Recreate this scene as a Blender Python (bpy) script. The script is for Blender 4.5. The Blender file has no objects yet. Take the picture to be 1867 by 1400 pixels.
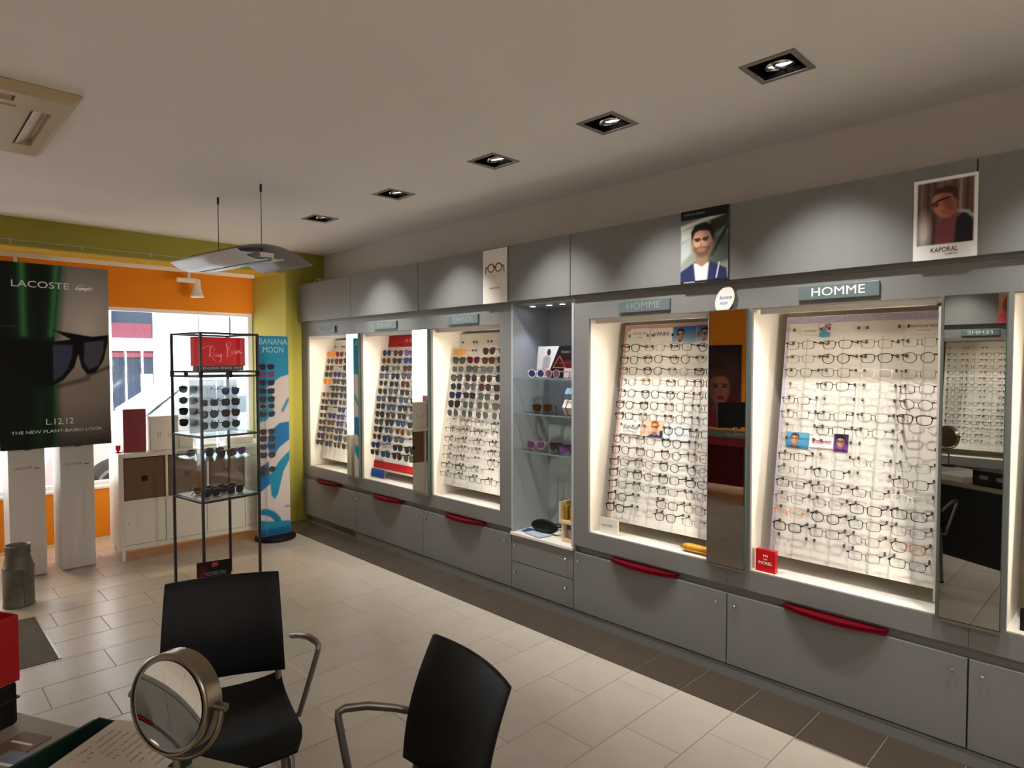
import bpy, bmesh, math, random
import numpy as np
from mathutils import Matrix, Vector
random.seed(7)
SC = bpy.context.scene
COL = SC.collection
PI = math.pi

# ------------------------------------------------------------------ camera
EYE = 1.55
def _cam_axes(yaw, pitch, roll):
    f = Vector((math.sin(yaw)*math.cos(pitch), math.cos(yaw)*math.cos(pitch), math.sin(pitch)))
    r = Vector((math.cos(yaw), -math.sin(yaw), 0)); u = r.cross(f)
    return (math.cos(roll)*r + math.sin(roll)*u, -math.sin(roll)*r + math.cos(roll)*u, f)
_r, _u, _f = _cam_axes(math.radians(44.47728), math.radians(-1.89039), math.radians(-0.05164))
cam = bpy.data.cameras.new('camera'); cam_o = bpy.data.objects.new('camera', cam); COL.objects.link(cam_o)
cam.sensor_width = 36.0; cam.lens = 1165.517/1867*36.0; cam.clip_start = 0.02; cam.clip_end = 300
m = Matrix.Identity(4)
for i in range(3):
    m[i][0] = _r[i]; m[i][1] = _u[i]; m[i][2] = -_f[i]
m[2][3] = EYE
cam_o.matrix_world = m
SC.camera = cam_o

# ------------------------------------------------------------------ exposure, sky, sun
SC.view_settings.view_transform = 'Standard'
try: SC.view_settings.look = 'None'
except Exception: pass
SC.view_settings.gamma = 1.0
SC.view_settings.use_curve_mapping = False
SC.view_settings.exposure = 0.0
SC.cycles.use_denoising = True
SC.cycles.max_bounces = 10
SC.cycles.diffuse_bounces = 5
SC.cycles.glossy_bounces = 5
SC.cycles.transparent_max_bounces = 24
SC.cycles.sample_clamp_indirect = 6.0
SC.cycles.caustics_reflective = False
SC.cycles.caustics_refractive = False
world = bpy.data.worlds.new('sky'); SC.world = world; world.use_nodes = True
wn = world.node_tree.nodes; wl = world.node_tree.links
wn.clear()
w_out = wn.new('ShaderNodeOutputWorld'); w_bg = wn.new('ShaderNodeBackground'); w_sky = wn.new('ShaderNodeTexSky')
w_sky.sky_type = 'NISHITA'; w_sky.sun_disc = False
w_sky.sun_elevation = math.radians(48); w_sky.sun_rotation = math.radians(200); w_sky.air_density = 1.0; w_sky.dust_density = 2.5
w_bg.inputs['Strength'].default_value = 0.70
wl.new(w_sky.outputs[0], w_bg.inputs[0]); wl.new(w_bg.outputs[0], w_out.inputs[0])
sun = bpy.data.lights.new('sun', 'SUN'); sun.energy = 14.0; sun.angle = math.radians(0.6); sun.color = (1, .97, .94)
sun_o = bpy.data.objects.new('sun', sun); COL.objects.link(sun_o)
sun_o.rotation_euler = (math.radians(48), 0, math.radians(-20))     # high and behind the shop, lighting the facades opposite

SPOT_W = 88.0          # ceiling spots aimed at the display walls
NICHE_W = 2.4          # warm strip behind each niche header
FILL_W = 34.0         # added unseen fill panels over the rear of the shop

# ------------------------------------------------------------------ helpers: colour, materials
def lin(c):
    return c/12.92 if c <= .04045 else ((c+.055)/1.055)**2.4
def S(r, g, b):
    return (lin(r/255), lin(g/255), lin(b/255))
MATS = {}
def mat(name, col, rough=.5, metal=0., spec=.5, var=0., scale=20., bump=0., bscale=None, trans=0., emit=None, estr=0., coat=0., alpha=1., stretch=None):
    if name in MATS: return MATS[name]
    mt = bpy.data.materials.new(name); mt.use_nodes = True
    nt = mt.node_tree; N = nt.nodes; L = nt.links
    b = N['Principled BSDF']
    b.inputs['Base Color'].default_value = (*col, 1); b.inputs['Roughness'].default_value = rough
    b.inputs['Metallic'].default_value = metal; b.inputs['Specular IOR Level'].default_value = spec
    b.inputs['Transmission Weight'].default_value = trans; b.inputs['Coat Weight'].default_value = coat
    b.inputs['Alpha'].default_value = alpha
    if emit is not None:
        b.inputs['Emission Color'].default_value = (*emit, 1); b.inputs['Emission Strength'].default_value = estr
    tc = N.new('ShaderNodeTexCoord'); mp = N.new('ShaderNodeMapping'); no = N.new('ShaderNodeTexNoise')
    L.new(tc.outputs['Object'], mp.inputs[0]); L.new(mp.outputs[0], no.inputs['Vector'])
    if stretch: mp.inputs['Scale'].default_value = stretch
    no.inputs['Scale'].default_value = scale; no.inputs['Detail'].default_value = 4
    v = max(var, .012)
    rp = N.new('ShaderNodeValToRGB')
    rp.color_ramp.elements[0].position = .25; rp.color_ramp.elements[1].position = .75
    rp.color_ramp.elements[0].color = (*[max(0, c*(1-v)) for c in col], 1)
    rp.color_ramp.elements[1].color = (*[min(1, c*(1+v)) for c in col], 1)
    L.new(no.outputs['Fac'], rp.inputs[0]); L.new(rp.outputs[0], b.inputs['Base Color'])
    if bump > 0:
        bp = N.new('ShaderNodeBump'); bp.inputs['Strength'].default_value = bump; bp.inputs['Distance'].default_value = .002
        n2 = N.new('ShaderNodeTexNoise'); n2.inputs['Scale'].default_value = bscale or scale*4; n2.inputs['Detail'].default_value = 3
        L.new(mp.outputs[0], n2.inputs['Vector']); L.new(n2.outputs['Fac'], bp.inputs['Height']); L.new(bp.outputs[0], b.inputs['Normal'])
    MATS[name] = mt
    return mt
def glass_mat(name, tint=(1, 1, 1), refl=.06, rough=.02):
    """thin pane: lets light straight through, with a weak mirror on its face"""
    if name in MATS: return MATS[name]
    mt = bpy.data.materials.new(name); mt.use_nodes = True
    nt = mt.node_tree; N = nt.nodes; L = nt.links; N.remove(N['Principled BSDF'])
    t = N.new('ShaderNodeBsdfTransparent'); t.inputs[0].default_value = (*tint, 1)
    g = N.new('ShaderNodeBsdfGlossy'); g.inputs['Roughness'].default_value = rough
    lw = N.new('ShaderNodeLayerWeight'); lw.inputs[0].default_value = .5
    pw = N.new('ShaderNodeMath'); pw.operation = 'POWER'; pw.inputs[1].default_value = 4.5
    ml = N.new('ShaderNodeMath'); ml.operation = 'MULTIPLY_ADD'; ml.inputs[1].default_value = .55; ml.inputs[2].default_value = refl*.6
    mx = N.new('ShaderNodeMixShader')
    L.new(lw.outputs['Facing'], pw.inputs[0]); L.new(pw.outputs[0], ml.inputs[0]); L.new(ml.outputs[0], mx.inputs[0]); L.new(t.outputs[0], mx.inputs[1]); L.new(g.outputs[0], mx.inputs[2])
    L.new(mx.outputs[0], N['Material Output'].inputs[0])
    MATS[name] = mt
    return mt
def tint_mat(name, col, solid=.5, rough=.25, gloss=.08):
    """coloured translucent plastic or sun lens: part coloured diffuse, part coloured see-through"""
    if name in MATS: return MATS[name]
    mt = bpy.data.materials.new(name); mt.use_nodes = True
    nt = mt.node_tree; N = nt.nodes; L = nt.links; b = N['Principled BSDF']
    b.inputs['Base Color'].default_value = (*col, 1); b.inputs['Roughness'].default_value = max(rough, .35); b.inputs['Specular IOR Level'].default_value = .12
    t = N.new('ShaderNodeBsdfTransparent'); t.inputs[0].default_value = (*col, 1)
    mx = N.new('ShaderNodeMixShader'); mx.inputs[0].default_value = solid
    L.new(t.outputs[0], mx.inputs[1]); L.new(b.outputs[0], mx.inputs[2]); L.new(mx.outputs[0], N['Material Output'].inputs[0])
    MATS[name] = mt
    return mt
def emit_mat(name, col, strength):
    if name in MATS: return MATS[name]
    mt = bpy.data.materials.new(name); mt.use_nodes = True
    nt = mt.node_tree; N = nt.nodes; N.remove(N['Principled BSDF'])
    e = N.new('ShaderNodeEmission'); e.inputs[0].default_value = (*col, 1); e.inputs[1].default_value = strength
    nt.links.new(e.outputs[0], N['Material Output'].inputs[0]); MATS[name] = mt
    return mt
def print_material():
    if 'printed_card' in MATS: return MATS['printed_card']
    mt = bpy.data.materials.new('printed_card'); mt.use_nodes = True
    nt = mt.node_tree; N = nt.nodes; b = N['Principled BSDF']; b.inputs['Roughness'].default_value = .6; b.inputs['Specular IOR Level'].default_value = .18
    a = N.new('ShaderNodeVertexColor'); a.layer_name = 'ink'
    nt.links.new(a.outputs[0], b.inputs['Base Color']); MATS['printed_card'] = mt
    return mt

# ------------------------------------------------------------------ helpers: meshes
class MB:
    def __init__(s): s.v = []; s.f = []; s.mi = []; s.sm = []
    def add(s, vs, fs, mi=0, smooth=False):
        o = len(s.v); s.v += [tuple(p) for p in vs]
        for f in fs: s.f.append(tuple(o+i for i in f)); s.mi.append(mi); s.sm.append(smooth)
        return s
    def box(s, x0, y0, z0, x1, y1, z1, mi=0):
        x0, x1 = min(x0, x1), max(x0, x1); y0, y1 = min(y0, y1), max(y0, y1); z0, z1 = min(z0, z1), max(z0, z1)
        v = [(x0,y0,z0),(x1,y0,z0),(x1,y1,z0),(x0,y1,z0),(x0,y0,z1),(x1,y0,z1),(x1,y1,z1),(x0,y1,z1)]
        return s.add(v, [(0,3,2,1),(4,5,6,7),(0,1,5,4),(1,2,6,5),(2,3,7,6),(3,0,4,7)], mi)
    def cbox(s, x0, y0, z0, x1, y1, z1, c=.004, mi=0):
        """box with chamfered edges (front view chamfer on every edge)"""
        bm = bmesh.new(); bmesh.ops.create_cube(bm, size=1)
        for v in bm.verts: v.co = Vector(((x0+x1)/2+v.co.x*(x1-x0), (y0+y1)/2+v.co.y*(y1-y0), (z0+z1)/2+v.co.z*(z1-z0)))
        bmesh.ops.bevel(bm, geom=bm.edges[:], offset=c, segments=2, affect='EDGES', profile=.6)
        bm.verts.index_update()
        s.add([v.co[:] for v in bm.verts], [[v.index for v in f.verts] for f in bm.faces], mi); bm.free()
        return s
    def tube(s, pts, r, n=8, mi=0, cap=True, flat=1.0, closed=False):
        P = [Vector(p) for p in pts]; R = r if isinstance(r, (list, tuple)) else [r]*len(P)
        rings = []; N = len(P); up = None
        for i, p in enumerate(P):
            if closed: t = (P[(i+1) % N]-P[i-1])
            else: t = (P[min(i+1, N-1)]-P[max(i-1, 0)])
            t.normalize()
            if up is None:
                up = Vector((0,0,1)) if abs(t.z) < .9 else Vector((0,1,0))
            a = t.cross(up)
            if a.length < 1e-6: a = t.orthogonal()
            a.normalize(); b = a.cross(t).normalized(); up = b
            rings.append([p+R[i]*(math.cos(2*PI*k/n)*a + flat*math.sin(2*PI*k/n)*b) for k in range(n)])
        v = [q for rg in rings for q in rg]; f = []
        for i in range(N if closed else N-1):
            j = (i+1) % N
            for k in range(n):
                f.append((i*n+k, i*n+(k+1) % n, j*n+(k+1) % n, j*n+k))
        s.add(v, f, mi, True)
        if cap and not closed:
            s.add(rings[0], [tuple(range(n))], mi); s.add(rings[-1], [tuple(reversed(range(n)))], mi)
        return s
    def lathe(s, prof, n=24, mi=0, o=(0,0,0), sx=1., sy=1., cap=True):
        v = []; f = []
        for r, z in prof:
            for k in range(n): v.append((o[0]+sx*r*math.cos(2*PI*k/n), o[1]+sy*r*math.sin(2*PI*k/n), o[2]+z))
        m = len(prof)
        for i in range(m-1):
            for k in range(n): f.append((i*n+k, i*n+(k+1) % n, (i+1)*n+(k+1) % n, (i+1)*n+k))
        s.add(v, f, mi, True)
        if cap:
            s.add(v[:n], [tuple(reversed(range(n)))], mi); s.add(v[-n:], [tuple(range(n))], mi)
        return s
    def prism(s, poly, y0, y1, mi=0, plane='xz'):
        """polygon in x,z extruded along y (or in x,y extruded along z)"""
        n = len(poly)
        if plane == 'xz': v = [(p[0], y0, p[1]) for p in poly]+[(p[0], y1, p[1]) for p in poly]
        else: v = [(p[0], p[1], y0) for p in poly]+[(p[0], p[1], y1) for p in poly]
        f = [tuple(range(n)), tuple(reversed(range(n, 2*n)))]+[(i, i+n, (i+1) % n+n, (i+1) % n) for i in range(n)]
        return s.add(v, f, mi)
    def mesh(s, name, mats):
        me = bpy.data.meshes.new(name); me.from_pydata(s.v, [], s.f)
        for mt in mats: me.materials.append(mt)
        me.polygons.foreach_set('material_index', s.mi); me.polygons.foreach_set('use_smooth', s.sm)
        me.validate(); me.update()
        bm = bmesh.new(); bm.from_mesh(me); bmesh.ops.recalc_face_normals(bm, faces=bm.faces); bm.to_mesh(me); bm.free()
        return me
    def build(s, name, mats, parent=None, loc=None, rotz=None):
        if not isinstance(mats, (list, tuple)): mats = [mats]
        return link(name, s.mesh(name, mats), parent, loc, rotz)
def link(name, data, parent=None, loc=None, rotz=None):
    o = bpy.data.objects.new(name, data); COL.objects.link(o)
    if parent is not None: o.parent = parent
    if loc is not None: o.location = loc
    if rotz is not None: o.rotation_euler = (0, 0, rotz)
    return o
def tag(o, label=None, cat=None, group=None, kind=None):
    if label: o['label'] = label
    if cat: o['category'] = cat
    if group: o['group'] = group
    if kind: o['kind'] = kind
    return o
def thing(name, label, cat, loc=(0,0,0), rotz=0., group=None, rot=None):
    o = bpy.data.objects.new(name, None); COL.objects.link(o); o.empty_display_size = .05
    o.location = loc; o.rotation_euler = rot if rot else (0, 0, rotz)
    return tag(o, label, cat, group)
def struct(name, mb, mats, **k):
    return tag(mb.build(name, mats, **k), kind='structure')
def bevel(o, w=.003, seg=2):
    md = o.modifiers.new('edge', 'BEVEL'); md.width = w; md.segments = seg; md.limit_method = 'ANGLE'; md.angle_limit = math.radians(40)
    return o
def text(name, body, size, material, parent=None, loc=(0,0,0), align='CENTER', width=None, slant=0., rot=None, bold=0., depth=.0008):
    """lettering standing in the local x,z plane, read from -y"""
    cu = bpy.data.curves.new(name, 'FONT'); cu.body = body; cu.size = size; cu.align_x = align; cu.align_y = 'CENTER'
    cu.extrude = depth; cu.shear = slant; cu.offset = bold; cu.resolution_u = 3
    tmp = bpy.data.objects.new(name+'_tmp', cu); COL.objects.link(tmp)
    dg = bpy.context.evaluated_depsgraph_get(); me = bpy.data.meshes.new_from_object(tmp.evaluated_get(dg))
    bpy.data.objects.remove(tmp); bpy.data.curves.remove(cu)
    n = len(me.vertices); co = np.zeros(n*3); me.vertices.foreach_get('co', co); co = co.reshape(-1, 3)
    if width and n:
        w = co[:,0].max()-co[:,0].min()
        if w > 0: co[:,0] *= width/w
    out = np.stack([co[:,0], -co[:,2], co[:,1]], 1)
    me.vertices.foreach_set('co', out.ravel().astype(np.float32)); me.materials.clear(); me.materials.append(material); me.update()
    o = link(name, me, parent, loc)
    if rot: o.rotation_euler = rot
    return o
def area(name, loc, size, energy, color, rot=(0,0,0), parent=None, spread=None):
    l = bpy.data.lights.new(name, 'AREA'); l.shape = 'RECTANGLE'; l.size, l.size_y = size; l.energy = energy; l.color = color
    if spread: l.spread = spread
    o = link(name, l, parent, loc); o.rotation_euler = rot
    return o

# ------------------------------------------------------------------ helpers: flat print (ink per vertex on a fine grid)
class Print:
    def __init__(s, w, h, base=(255,255,255), step=.004):
        s.w, s.h = w, h; s.nx = max(8, int(w/step)); s.nz = max(8, int(h/step))
        x = np.linspace(0, w, s.nx+1); z = np.linspace(0, h, s.nz+1)
        s.X, s.Z = np.meshgrid(x, z); s.A = np.zeros((s.nz+1, s.nx+1, 3)); s.A[:] = base; s.e = step*.6
    def mix(s, mask, col, a=1.):
        mk = (mask*a)[..., None]; s.A = s.A*(1-mk)+np.array(col, float)*mk; return s
    def soft(s, d, e=None):
        e = e or s.e; return np.clip(.5-d/(2*e), 0, 1)
    def ell(s, cx, cz, rx, rz, col, rot=0., soft=None, a=1.):
        c, n = math.cos(rot), math.sin(rot); dx, dz = s.X-cx, s.Z-cz
        u, v = c*dx+n*dz, -n*dx+c*dz
        d = (np.sqrt((u/rx)**2+(v/rz)**2+1e-12)-1)*min(rx, rz)
        return s.mix(s.soft(d, soft), col, a)
    def poly(s, pts, col, soft=None, a=1.):
        P = np.array(pts, float); n = len(P); ins = np.zeros_like(s.X, bool); dm = np.full_like(s.X, 1e9)
        for i in range(n):
            x0, z0 = P[i]; x1, z1 = P[(i+1) % n]
            ex, ez = x1-x0, z1-z0; t = np.clip(((s.X-x0)*ex+(s.Z-z0)*ez)/(ex*ex+ez*ez+1e-12), 0, 1)
            dm = np.minimum(dm, np.hypot(s.X-x0-t*ex, s.Z-z0-t*ez))
            if z0 != z1:
                ins ^= ((z0 > s.Z) != (z1 > s.Z)) & (s.X < ex*(s.Z-z0)/(z1-z0)+x0)
        return s.mix(s.soft(np.where(ins, -dm, dm), soft), col, a)
    def line(s, pts, w, col, soft=None, a=1.):
        dm = np.full_like(s.X, 1e9)
        for (x0, z0), (x1, z1) in zip(pts[:-1], pts[1:]):
            ex, ez = x1-x0, z1-z0; t = np.clip(((s.X-x0)*ex+(s.Z-z0)*ez)/(ex*ex+ez*ez+1e-12), 0, 1)
            dm = np.minimum(dm, np.hypot(s.X-x0-t*ex, s.Z-z0-t*ez))
        return s.mix(s.soft(dm-w, soft), col, a)
    def vgrad(s, z0, c0, z1, c1, mask=None):
        t = np.clip((s.Z-z0)/(z1-z0), 0, 1)[..., None]; g = np.array(c0, float)*(1-t)+np.array(c1, float)*t
        mk = np.ones_like(s.X)[..., None] if mask is None else mask[..., None]
        s.A = s.A*(1-mk)+g*mk; return s
    def hgrad(s, x0, c0, x1, c1):
        mk = ((s.X >= x0) & (s.X <= x1)).astype(float)[..., None]
        t = np.clip((s.X-x0)/(x1-x0), 0, 1)[..., None]; g = np.array(c0, float)*(1-t)+np.array(c1, float)*t
        s.A = s.A*(1-mk)+g*mk; return s
    def build(s, name, parent, loc=(0,0,0), rot=None):
        nx, nz = s.nx+1, s.nz+1
        co = np.stack([s.X, np.zeros_like(s.X), s.Z], -1).reshape(-1, 3)
        me = bpy.data.meshes.new(name)
        idx = np.arange(nx*nz).reshape(nz, nx)
        fc = np.stack([idx[:-1,:-1], idx[:-1,1:], idx[1:,1:], idx[1:,:-1]], -1).reshape(-1, 4)
        me.from_pydata(co.tolist(), [], fc.tolist())
        at = me.color_attributes.new('ink', 'FLOAT_COLOR', 'POINT')
        c = np.clip(s.A.reshape(-1, 3)/255, 0, 1); c = np.where(c <= .04045, c/12.92, ((c+.055)/1.055)**2.4)
        at.data.foreach_set('color', np.concatenate([c, np.ones((len(c), 1))], 1).ravel().astype(np.float32))
        me.materials.append(print_material()); me.update()
        o = link(name, me, parent, loc)
        if rot: o.rotation_euler = rot
        return o
def portrait(p, cx, cz, s, skin=(196,150,122), hair=(40,28,22), shirt=(40,44,80), beard=None, tilt=0., longhair=False, glasses=True, inner=None):
    """a generic printed face; s = head height"""
    dk = tuple(int(c*.72) for c in skin); lt = tuple(min(255, int(c*1.12)) for c in skin)
    if longhair:
        p.ell(cx, cz-.12*s, .62*s, .95*s, hair, soft=.05*s)
    p.poly([(cx-.95*s, cz-1.9*s), (cx-.85*s, cz-.95*s), (cx-.25*s, cz-.62*s), (cx+.25*s, cz-.62*s), (cx+.85*s, cz-.92*s), (cx+1.0*s, cz-1.9*s)], shirt, soft=.03*s)
    if inner: p.poly([(cx-.3*s, cz-.66*s), (cx+.26*s, cz-.66*s), (cx+.12*s, cz-1.9*s), (cx-.16*s, cz-1.9*s)], inner, soft=.03*s)
    p.poly([(cx-.2*s, cz-.2*s), (cx+.2*s, cz-.2*s), (cx+.22*s, cz-.66*s), (cx, cz-.8*s), (cx-.24*s, cz-.66*s)], dk, soft=.03*s)
    p.ell(cx+.03*s, cz+.18*s, .41*s, .42*s, hair, rot=tilt, soft=.03*s)
    p.ell(cx, cz, .345*s, .48*s, skin, rot=tilt, soft=.02*s)
    p.ell(cx-.1*s, cz+.05*s, .18*s, .3*s, lt, rot=tilt, soft=.12*s, a=.7)
    p.ell(cx+.24*s, cz-.02*s, .12*s, .4*s, dk, rot=tilt, soft=.1*s, a=.7)
    if beard:
        p.poly([(cx-.335*s, cz+.02*s), (cx-.31*s, cz-.24*s), (cx-.17*s, cz-.45*s), (cx+.02*s, cz-.50*s), (cx+.20*s, cz-.43*s), (cx+.32*s, cz-.2*s), (cx+.34*s, cz+.04*s), (cx+.27*s, cz-.10*s), (cx+.16*s, cz-.15*s), (cx-.02*s, cz-.13*s), (cx-.20*s, cz-.15*s), (cx-.29*s, cz-.10*s)], beard, soft=.035*s, a=.82)
        p.ell(cx-.02*s, cz-.245*s, .14*s, .055*s, skin, soft=.03*s, a=.75)
    p.poly([(cx-.36*s, cz+.10*s), (cx-.40*s, cz+.36*s), (cx-.25*s, cz+.58*s), (cx+.08*s, cz+.64*s), (cx+.34*s, cz+.54*s), (cx+.42*s, cz+.28*s), (cx+.37*s, cz+.06*s), (cx+.33*s, cz+.24*s), (cx+.24*s, cz+.36*s), (cx-.10*s, cz+.40*s), (cx-.28*s, cz+.33*s)], hair, soft=.03*s)
    for sx in (-1, 1): p.ell(cx+sx*.355*s, cz+.0*s, .035*s, .085*s, dk, soft=.02*s)
    for sx in (-1, 1):
        p.ell(cx+sx*.15*s-.02*s, cz+.06*s, .07*s, .03*s, (38,28,24), soft=.02*s)
        p.line([(cx+sx*.25*s-.02*s, cz+.12*s), (cx+sx*.06*s-.02*s, cz+.14*s)], .018*s, hair, soft=.012*s)
        if glasses:
            ring = [(cx+sx*.155*s-.02*s+.125*s*math.cos(a), cz+.05*s+.095*s*math.sin(a)) for a in np.linspace(0, 2*PI, 15)]
            p.line(ring, .014*s, (25,22,22))
    if glasses: p.line([(cx-.06*s, cz+.07*s), (cx+.02*s, cz+.07*s)], .012*s, (25,22,22))
    p.poly([(cx-.05*s, cz+.04*s), (cx+.03*s, cz-.12*s), (cx-.08*s, cz-.13*s)], dk, soft=.03*s, a=.8)
    p.ell(cx-.02*s, cz-.25*s, .095*s, .026*s, (146,84,76), soft=.025*s)
    return p

# ------------------------------------------------------------------ materials
M_ceiling = mat('ceiling_paint', S(238,235,231), .9, var=.01, scale=3)
M_wall = mat('white_wall_paint', S(198,193,186), .9, var=.02, scale=3)
M_green = mat('olive_green_paint', S(156,150,60), .85, var=.02, scale=4)
M_orange = mat('orange_paint', S(232,138,8), .8, var=.02, scale=4)
M_greenlit = mat('lit_green_paint', S(196,190,92), .85, var=.02, scale=4)  # the green paint lightened, window light on the reveals put into its colour
M_grey = mat('grey_laminate', S(117,117,114), .42, spec=.35, var=.015, scale=6)
M_greyd = mat('dark_grey_laminate', S(88,86,82), .5, var=.02)
M_slot = mat('recess_grey', S(112,110,106), .6)
M_white = mat('white_laminate', S(232,226,214), .5, var=.01)
M_whitegloss = mat('white_melamine', S(222,219,210), .35, var=.01)
M_cream = mat('cream_plastic', S(190,172,140), .5, var=.02)
M_red = tint_mat('red_acrylic', (.19,.006,.014), .75, .3)
M_redsolid = mat('red_lacquer', S(176,20,32), .25, var=.02)
M_darkred = mat('dark_red_card', S(136,18,34), .3, var=.03)
M_black = mat('black_plastic', S(15,14,13), .5, spec=.22, var=.02)
M_blackmatt = mat('black_matt', S(20,19,18), .8)
M_steel = mat('satin_steel', S(172,168,160), .32, 1., var=.02)
M_chairsteel = mat('grey_tube', S(128,120,110), .38, .75, var=.02)
M_dksteel = mat('dark_steel_tube', S(52,50,52), .35, .7, var=.03)
M_chrome = mat('chrome', S(210,210,208), .12, 1.)
M_bronze = mat('brushed_nickel', S(138,126,108), .28, 1., var=.04, scale=60)
M_mirror = mat('mirror_silver', (.60,.60,.56), .004, 1.)
M_mirrorclear = mat('magnifying_mirror_silver', (.80,.78,.74), .004, 1.)
M_mirroredge = mat('mirror_edge_green', S(62,76,68), .3)
M_frame = mat('window_frame_white', S(238,238,236), .4)
M_glass = glass_mat('window_glass')
M_shelfglass = glass_mat('shelf_glass', (.93,.97,.95), .08)
M_caseglass = glass_mat('vitrine_glass', (.95,.97,.97), .10)
M_edgeglass = tint_mat('glass_edge_green', (.22,.34,.30), .7, .2)
M_clear = glass_mat('clear_lens', (.97,.98,.98), .05)
M_acrylic = glass_mat('clear_acrylic', (.93,.95,.96), .12)
M_zinc = mat('weathered_zinc', S(112,110,104), .5, .75, var=.35, scale=9, bump=.3)
M_board = mat('pale_board', S(226,222,214), .5, var=.01)
M_peg = mat('dark_peg', S(70,66,60), .5)
M_shade = mat('shade_grey', S(204,200,192), .4)
M_sign = mat('slate_sign', S(92,104,104), .45)
M_letter = mat('white_letters', S(244,244,240), .5)
M_lettergrey = mat('grey_letters', S(110,106,100), .5)
M_letterdim = mat('dim_letters', S(132,140,138), .5)
M_ink = mat('black_ink', S(28,27,30), .6)
M_paper = mat('white_paper', S(226,220,210), .7, var=.01)
M_basket = mat('woven_brown', S(112,84,62), .8, var=.25, scale=60, bump=.5, stretch=(1,1,4))
M_desk = mat('pale_wood_desk', S(150,138,120), .35, var=.06, scale=6, stretch=(1,12,1))
M_tray = mat('dark_green_plastic', S(24,44,38), .4)
M_blue = mat('turquoise_card', S(32,132,172), .4)
M_rubber = mat('black_rubber', S(24,24,24), .7)

# ------------------------------------------------------------------ shell dimensions
XW, XC, XBACK = 3.174, 2.932, 3.42     # bulkhead over the cabinets, cabinet face, wall behind them
XL = -2.75                             # wall across the room
YF, YWIN, YR = 5.93, 6.50, -2.6        # green beam and pier, window wall, rear wall
ZC = 2.625
DL = [(2.344, y) for y in (4.426, 3.459, 2.527, 1.775, 1.009, .10)] + [(-1.72, y) for y in (3.3, 2.4, 1.5, .6, -.3)]  # last right-row spot and whole opposite row are unseen, added for their light
HS = .082                              # half opening of a ceiling spot

# ceiling with square holes for the spots
def ceiling():
    mb = MB(); xs = {XL, XBACK}; ys = {YR, 6.7}
    for x, y in DL: xs |= {x-HS, x+HS}; ys |= {y-HS, y+HS}
    xs = sorted(xs); ys = sorted(ys)
    for i in range(len(xs)-1):
        for j in range(len(ys)-1):
            cx, cy = (xs[i]+xs[i+1])/2, (ys[j]+ys[j+1])/2
            if any(abs(cx-x) < HS and abs(cy-y) < HS for x, y in DL): continue
            mb.add([(xs[i],ys[j],ZC),(xs[i+1],ys[j],ZC),(xs[i+1],ys[j+1],ZC),(xs[i],ys[j+1],ZC)], [(0,3,2,1)])
    mb.box(XL-.1, YR-.1, ZC+.2, XBACK+.1, 6.75, ZC+.28)
    return struct('ceiling', mb, M_ceiling)
ceiling()
wr = MB(); wr.box(XBACK, YR, 0, XBACK+.1, 6.7, ZC+.2); wr.box(XW, YR, 2.315, XBACK, YF, ZC)
struct('wall_right', wr, M_wall)
struct('wall_left', MB().box(XL-.1, YR, 0, XL, 6.7, ZC+.2), M_orange)
struct('wall_rear', MB().box(XL, YR-.1, 0, XBACK, YR, ZC+.2), M_wall)

# far end: green beam and pier, recess with orange bands and the shop window
WX0, WX1 = -1.3, 2.69                  # clear width of the window recess
far = MB()
far.box(XL, YF, 2.415, XBACK, YF+.06, ZC)                 # beam
far.box(2.772, YF, 0, XBACK, YF+.06, 2.415)               # pier by the cabinets
far.box(XL, YF, 0, WX0-.1, YF+.06, 2.415)
struct('wall_far', far, M_green)
struct('trim_1', MB().box(WX0-.1, YF+.06, 2.415, 2.80, YWIN+.1, 2.47), mat('lit_soffit', S(214,168,44), .85))  # ochre colour holds the window light on the beam's underside
rv = MB(); rv.add([(2.772,YF+.001,0),(WX1,YWIN,0),(WX1,YWIN,2.415),(2.772,YF+.001,2.415)], [(0,1,2,3)])
rv.box(WX1+.005, YWIN, 0, XBACK, YWIN+.1, 2.47); rv.box(2.80, YF+.07, 0, 2.81, YWIN, 2.47)
struct('trim_2', rv, M_greenlit)
struct('trim_3', MB().box(WX0-.1, YF+.06, 0, WX0, YWIN+.1, 2.47), M_greenlit)
ow = MB(); ow.box(WX0, YWIN, 2.05, WX1, YWIN+.1, 2.415); ow.box(WX0, YWIN, 0, WX1, YWIN+.1, .470)
struct('wall_front', ow, M_orange)
struct('baseboard_front', MB().box(WX0, YWIN-.012, 0, WX1, YWIN, .03), mat('pale_skirting', S(220,200,170), .5))

# shop window: white frame, panes, sill
def shop_window():
    w = MB(); y0, y1 = YWIN+.02, YWIN+.085
    for (x0, z0, x1, z1) in ((WX0, 2.018, WX1, 2.05), (WX0, .47, WX1, .515), (WX1-.045, .515, WX1, 2.018), (WX0, .515, WX0+.045, 2.018),
                             (.40, .515, .455, 2.018)):
        w.box(x0, y0, z0, x1, y1, z1)
    root = struct('window_1', w, M_frame)
    MB().box(WX0-.0, YWIN-.05, .462, WX1, YWIN+.03, .482).build('window_sill', M_frame, root)
    for x0, x1 in ((WX0+.045, .40), (.455, WX1-.045)):
        MB().box(x0, YWIN+.048, .515, x1, YWIN+.056, 2.018).build('pane', M_glass, root)
shop_window()

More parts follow.
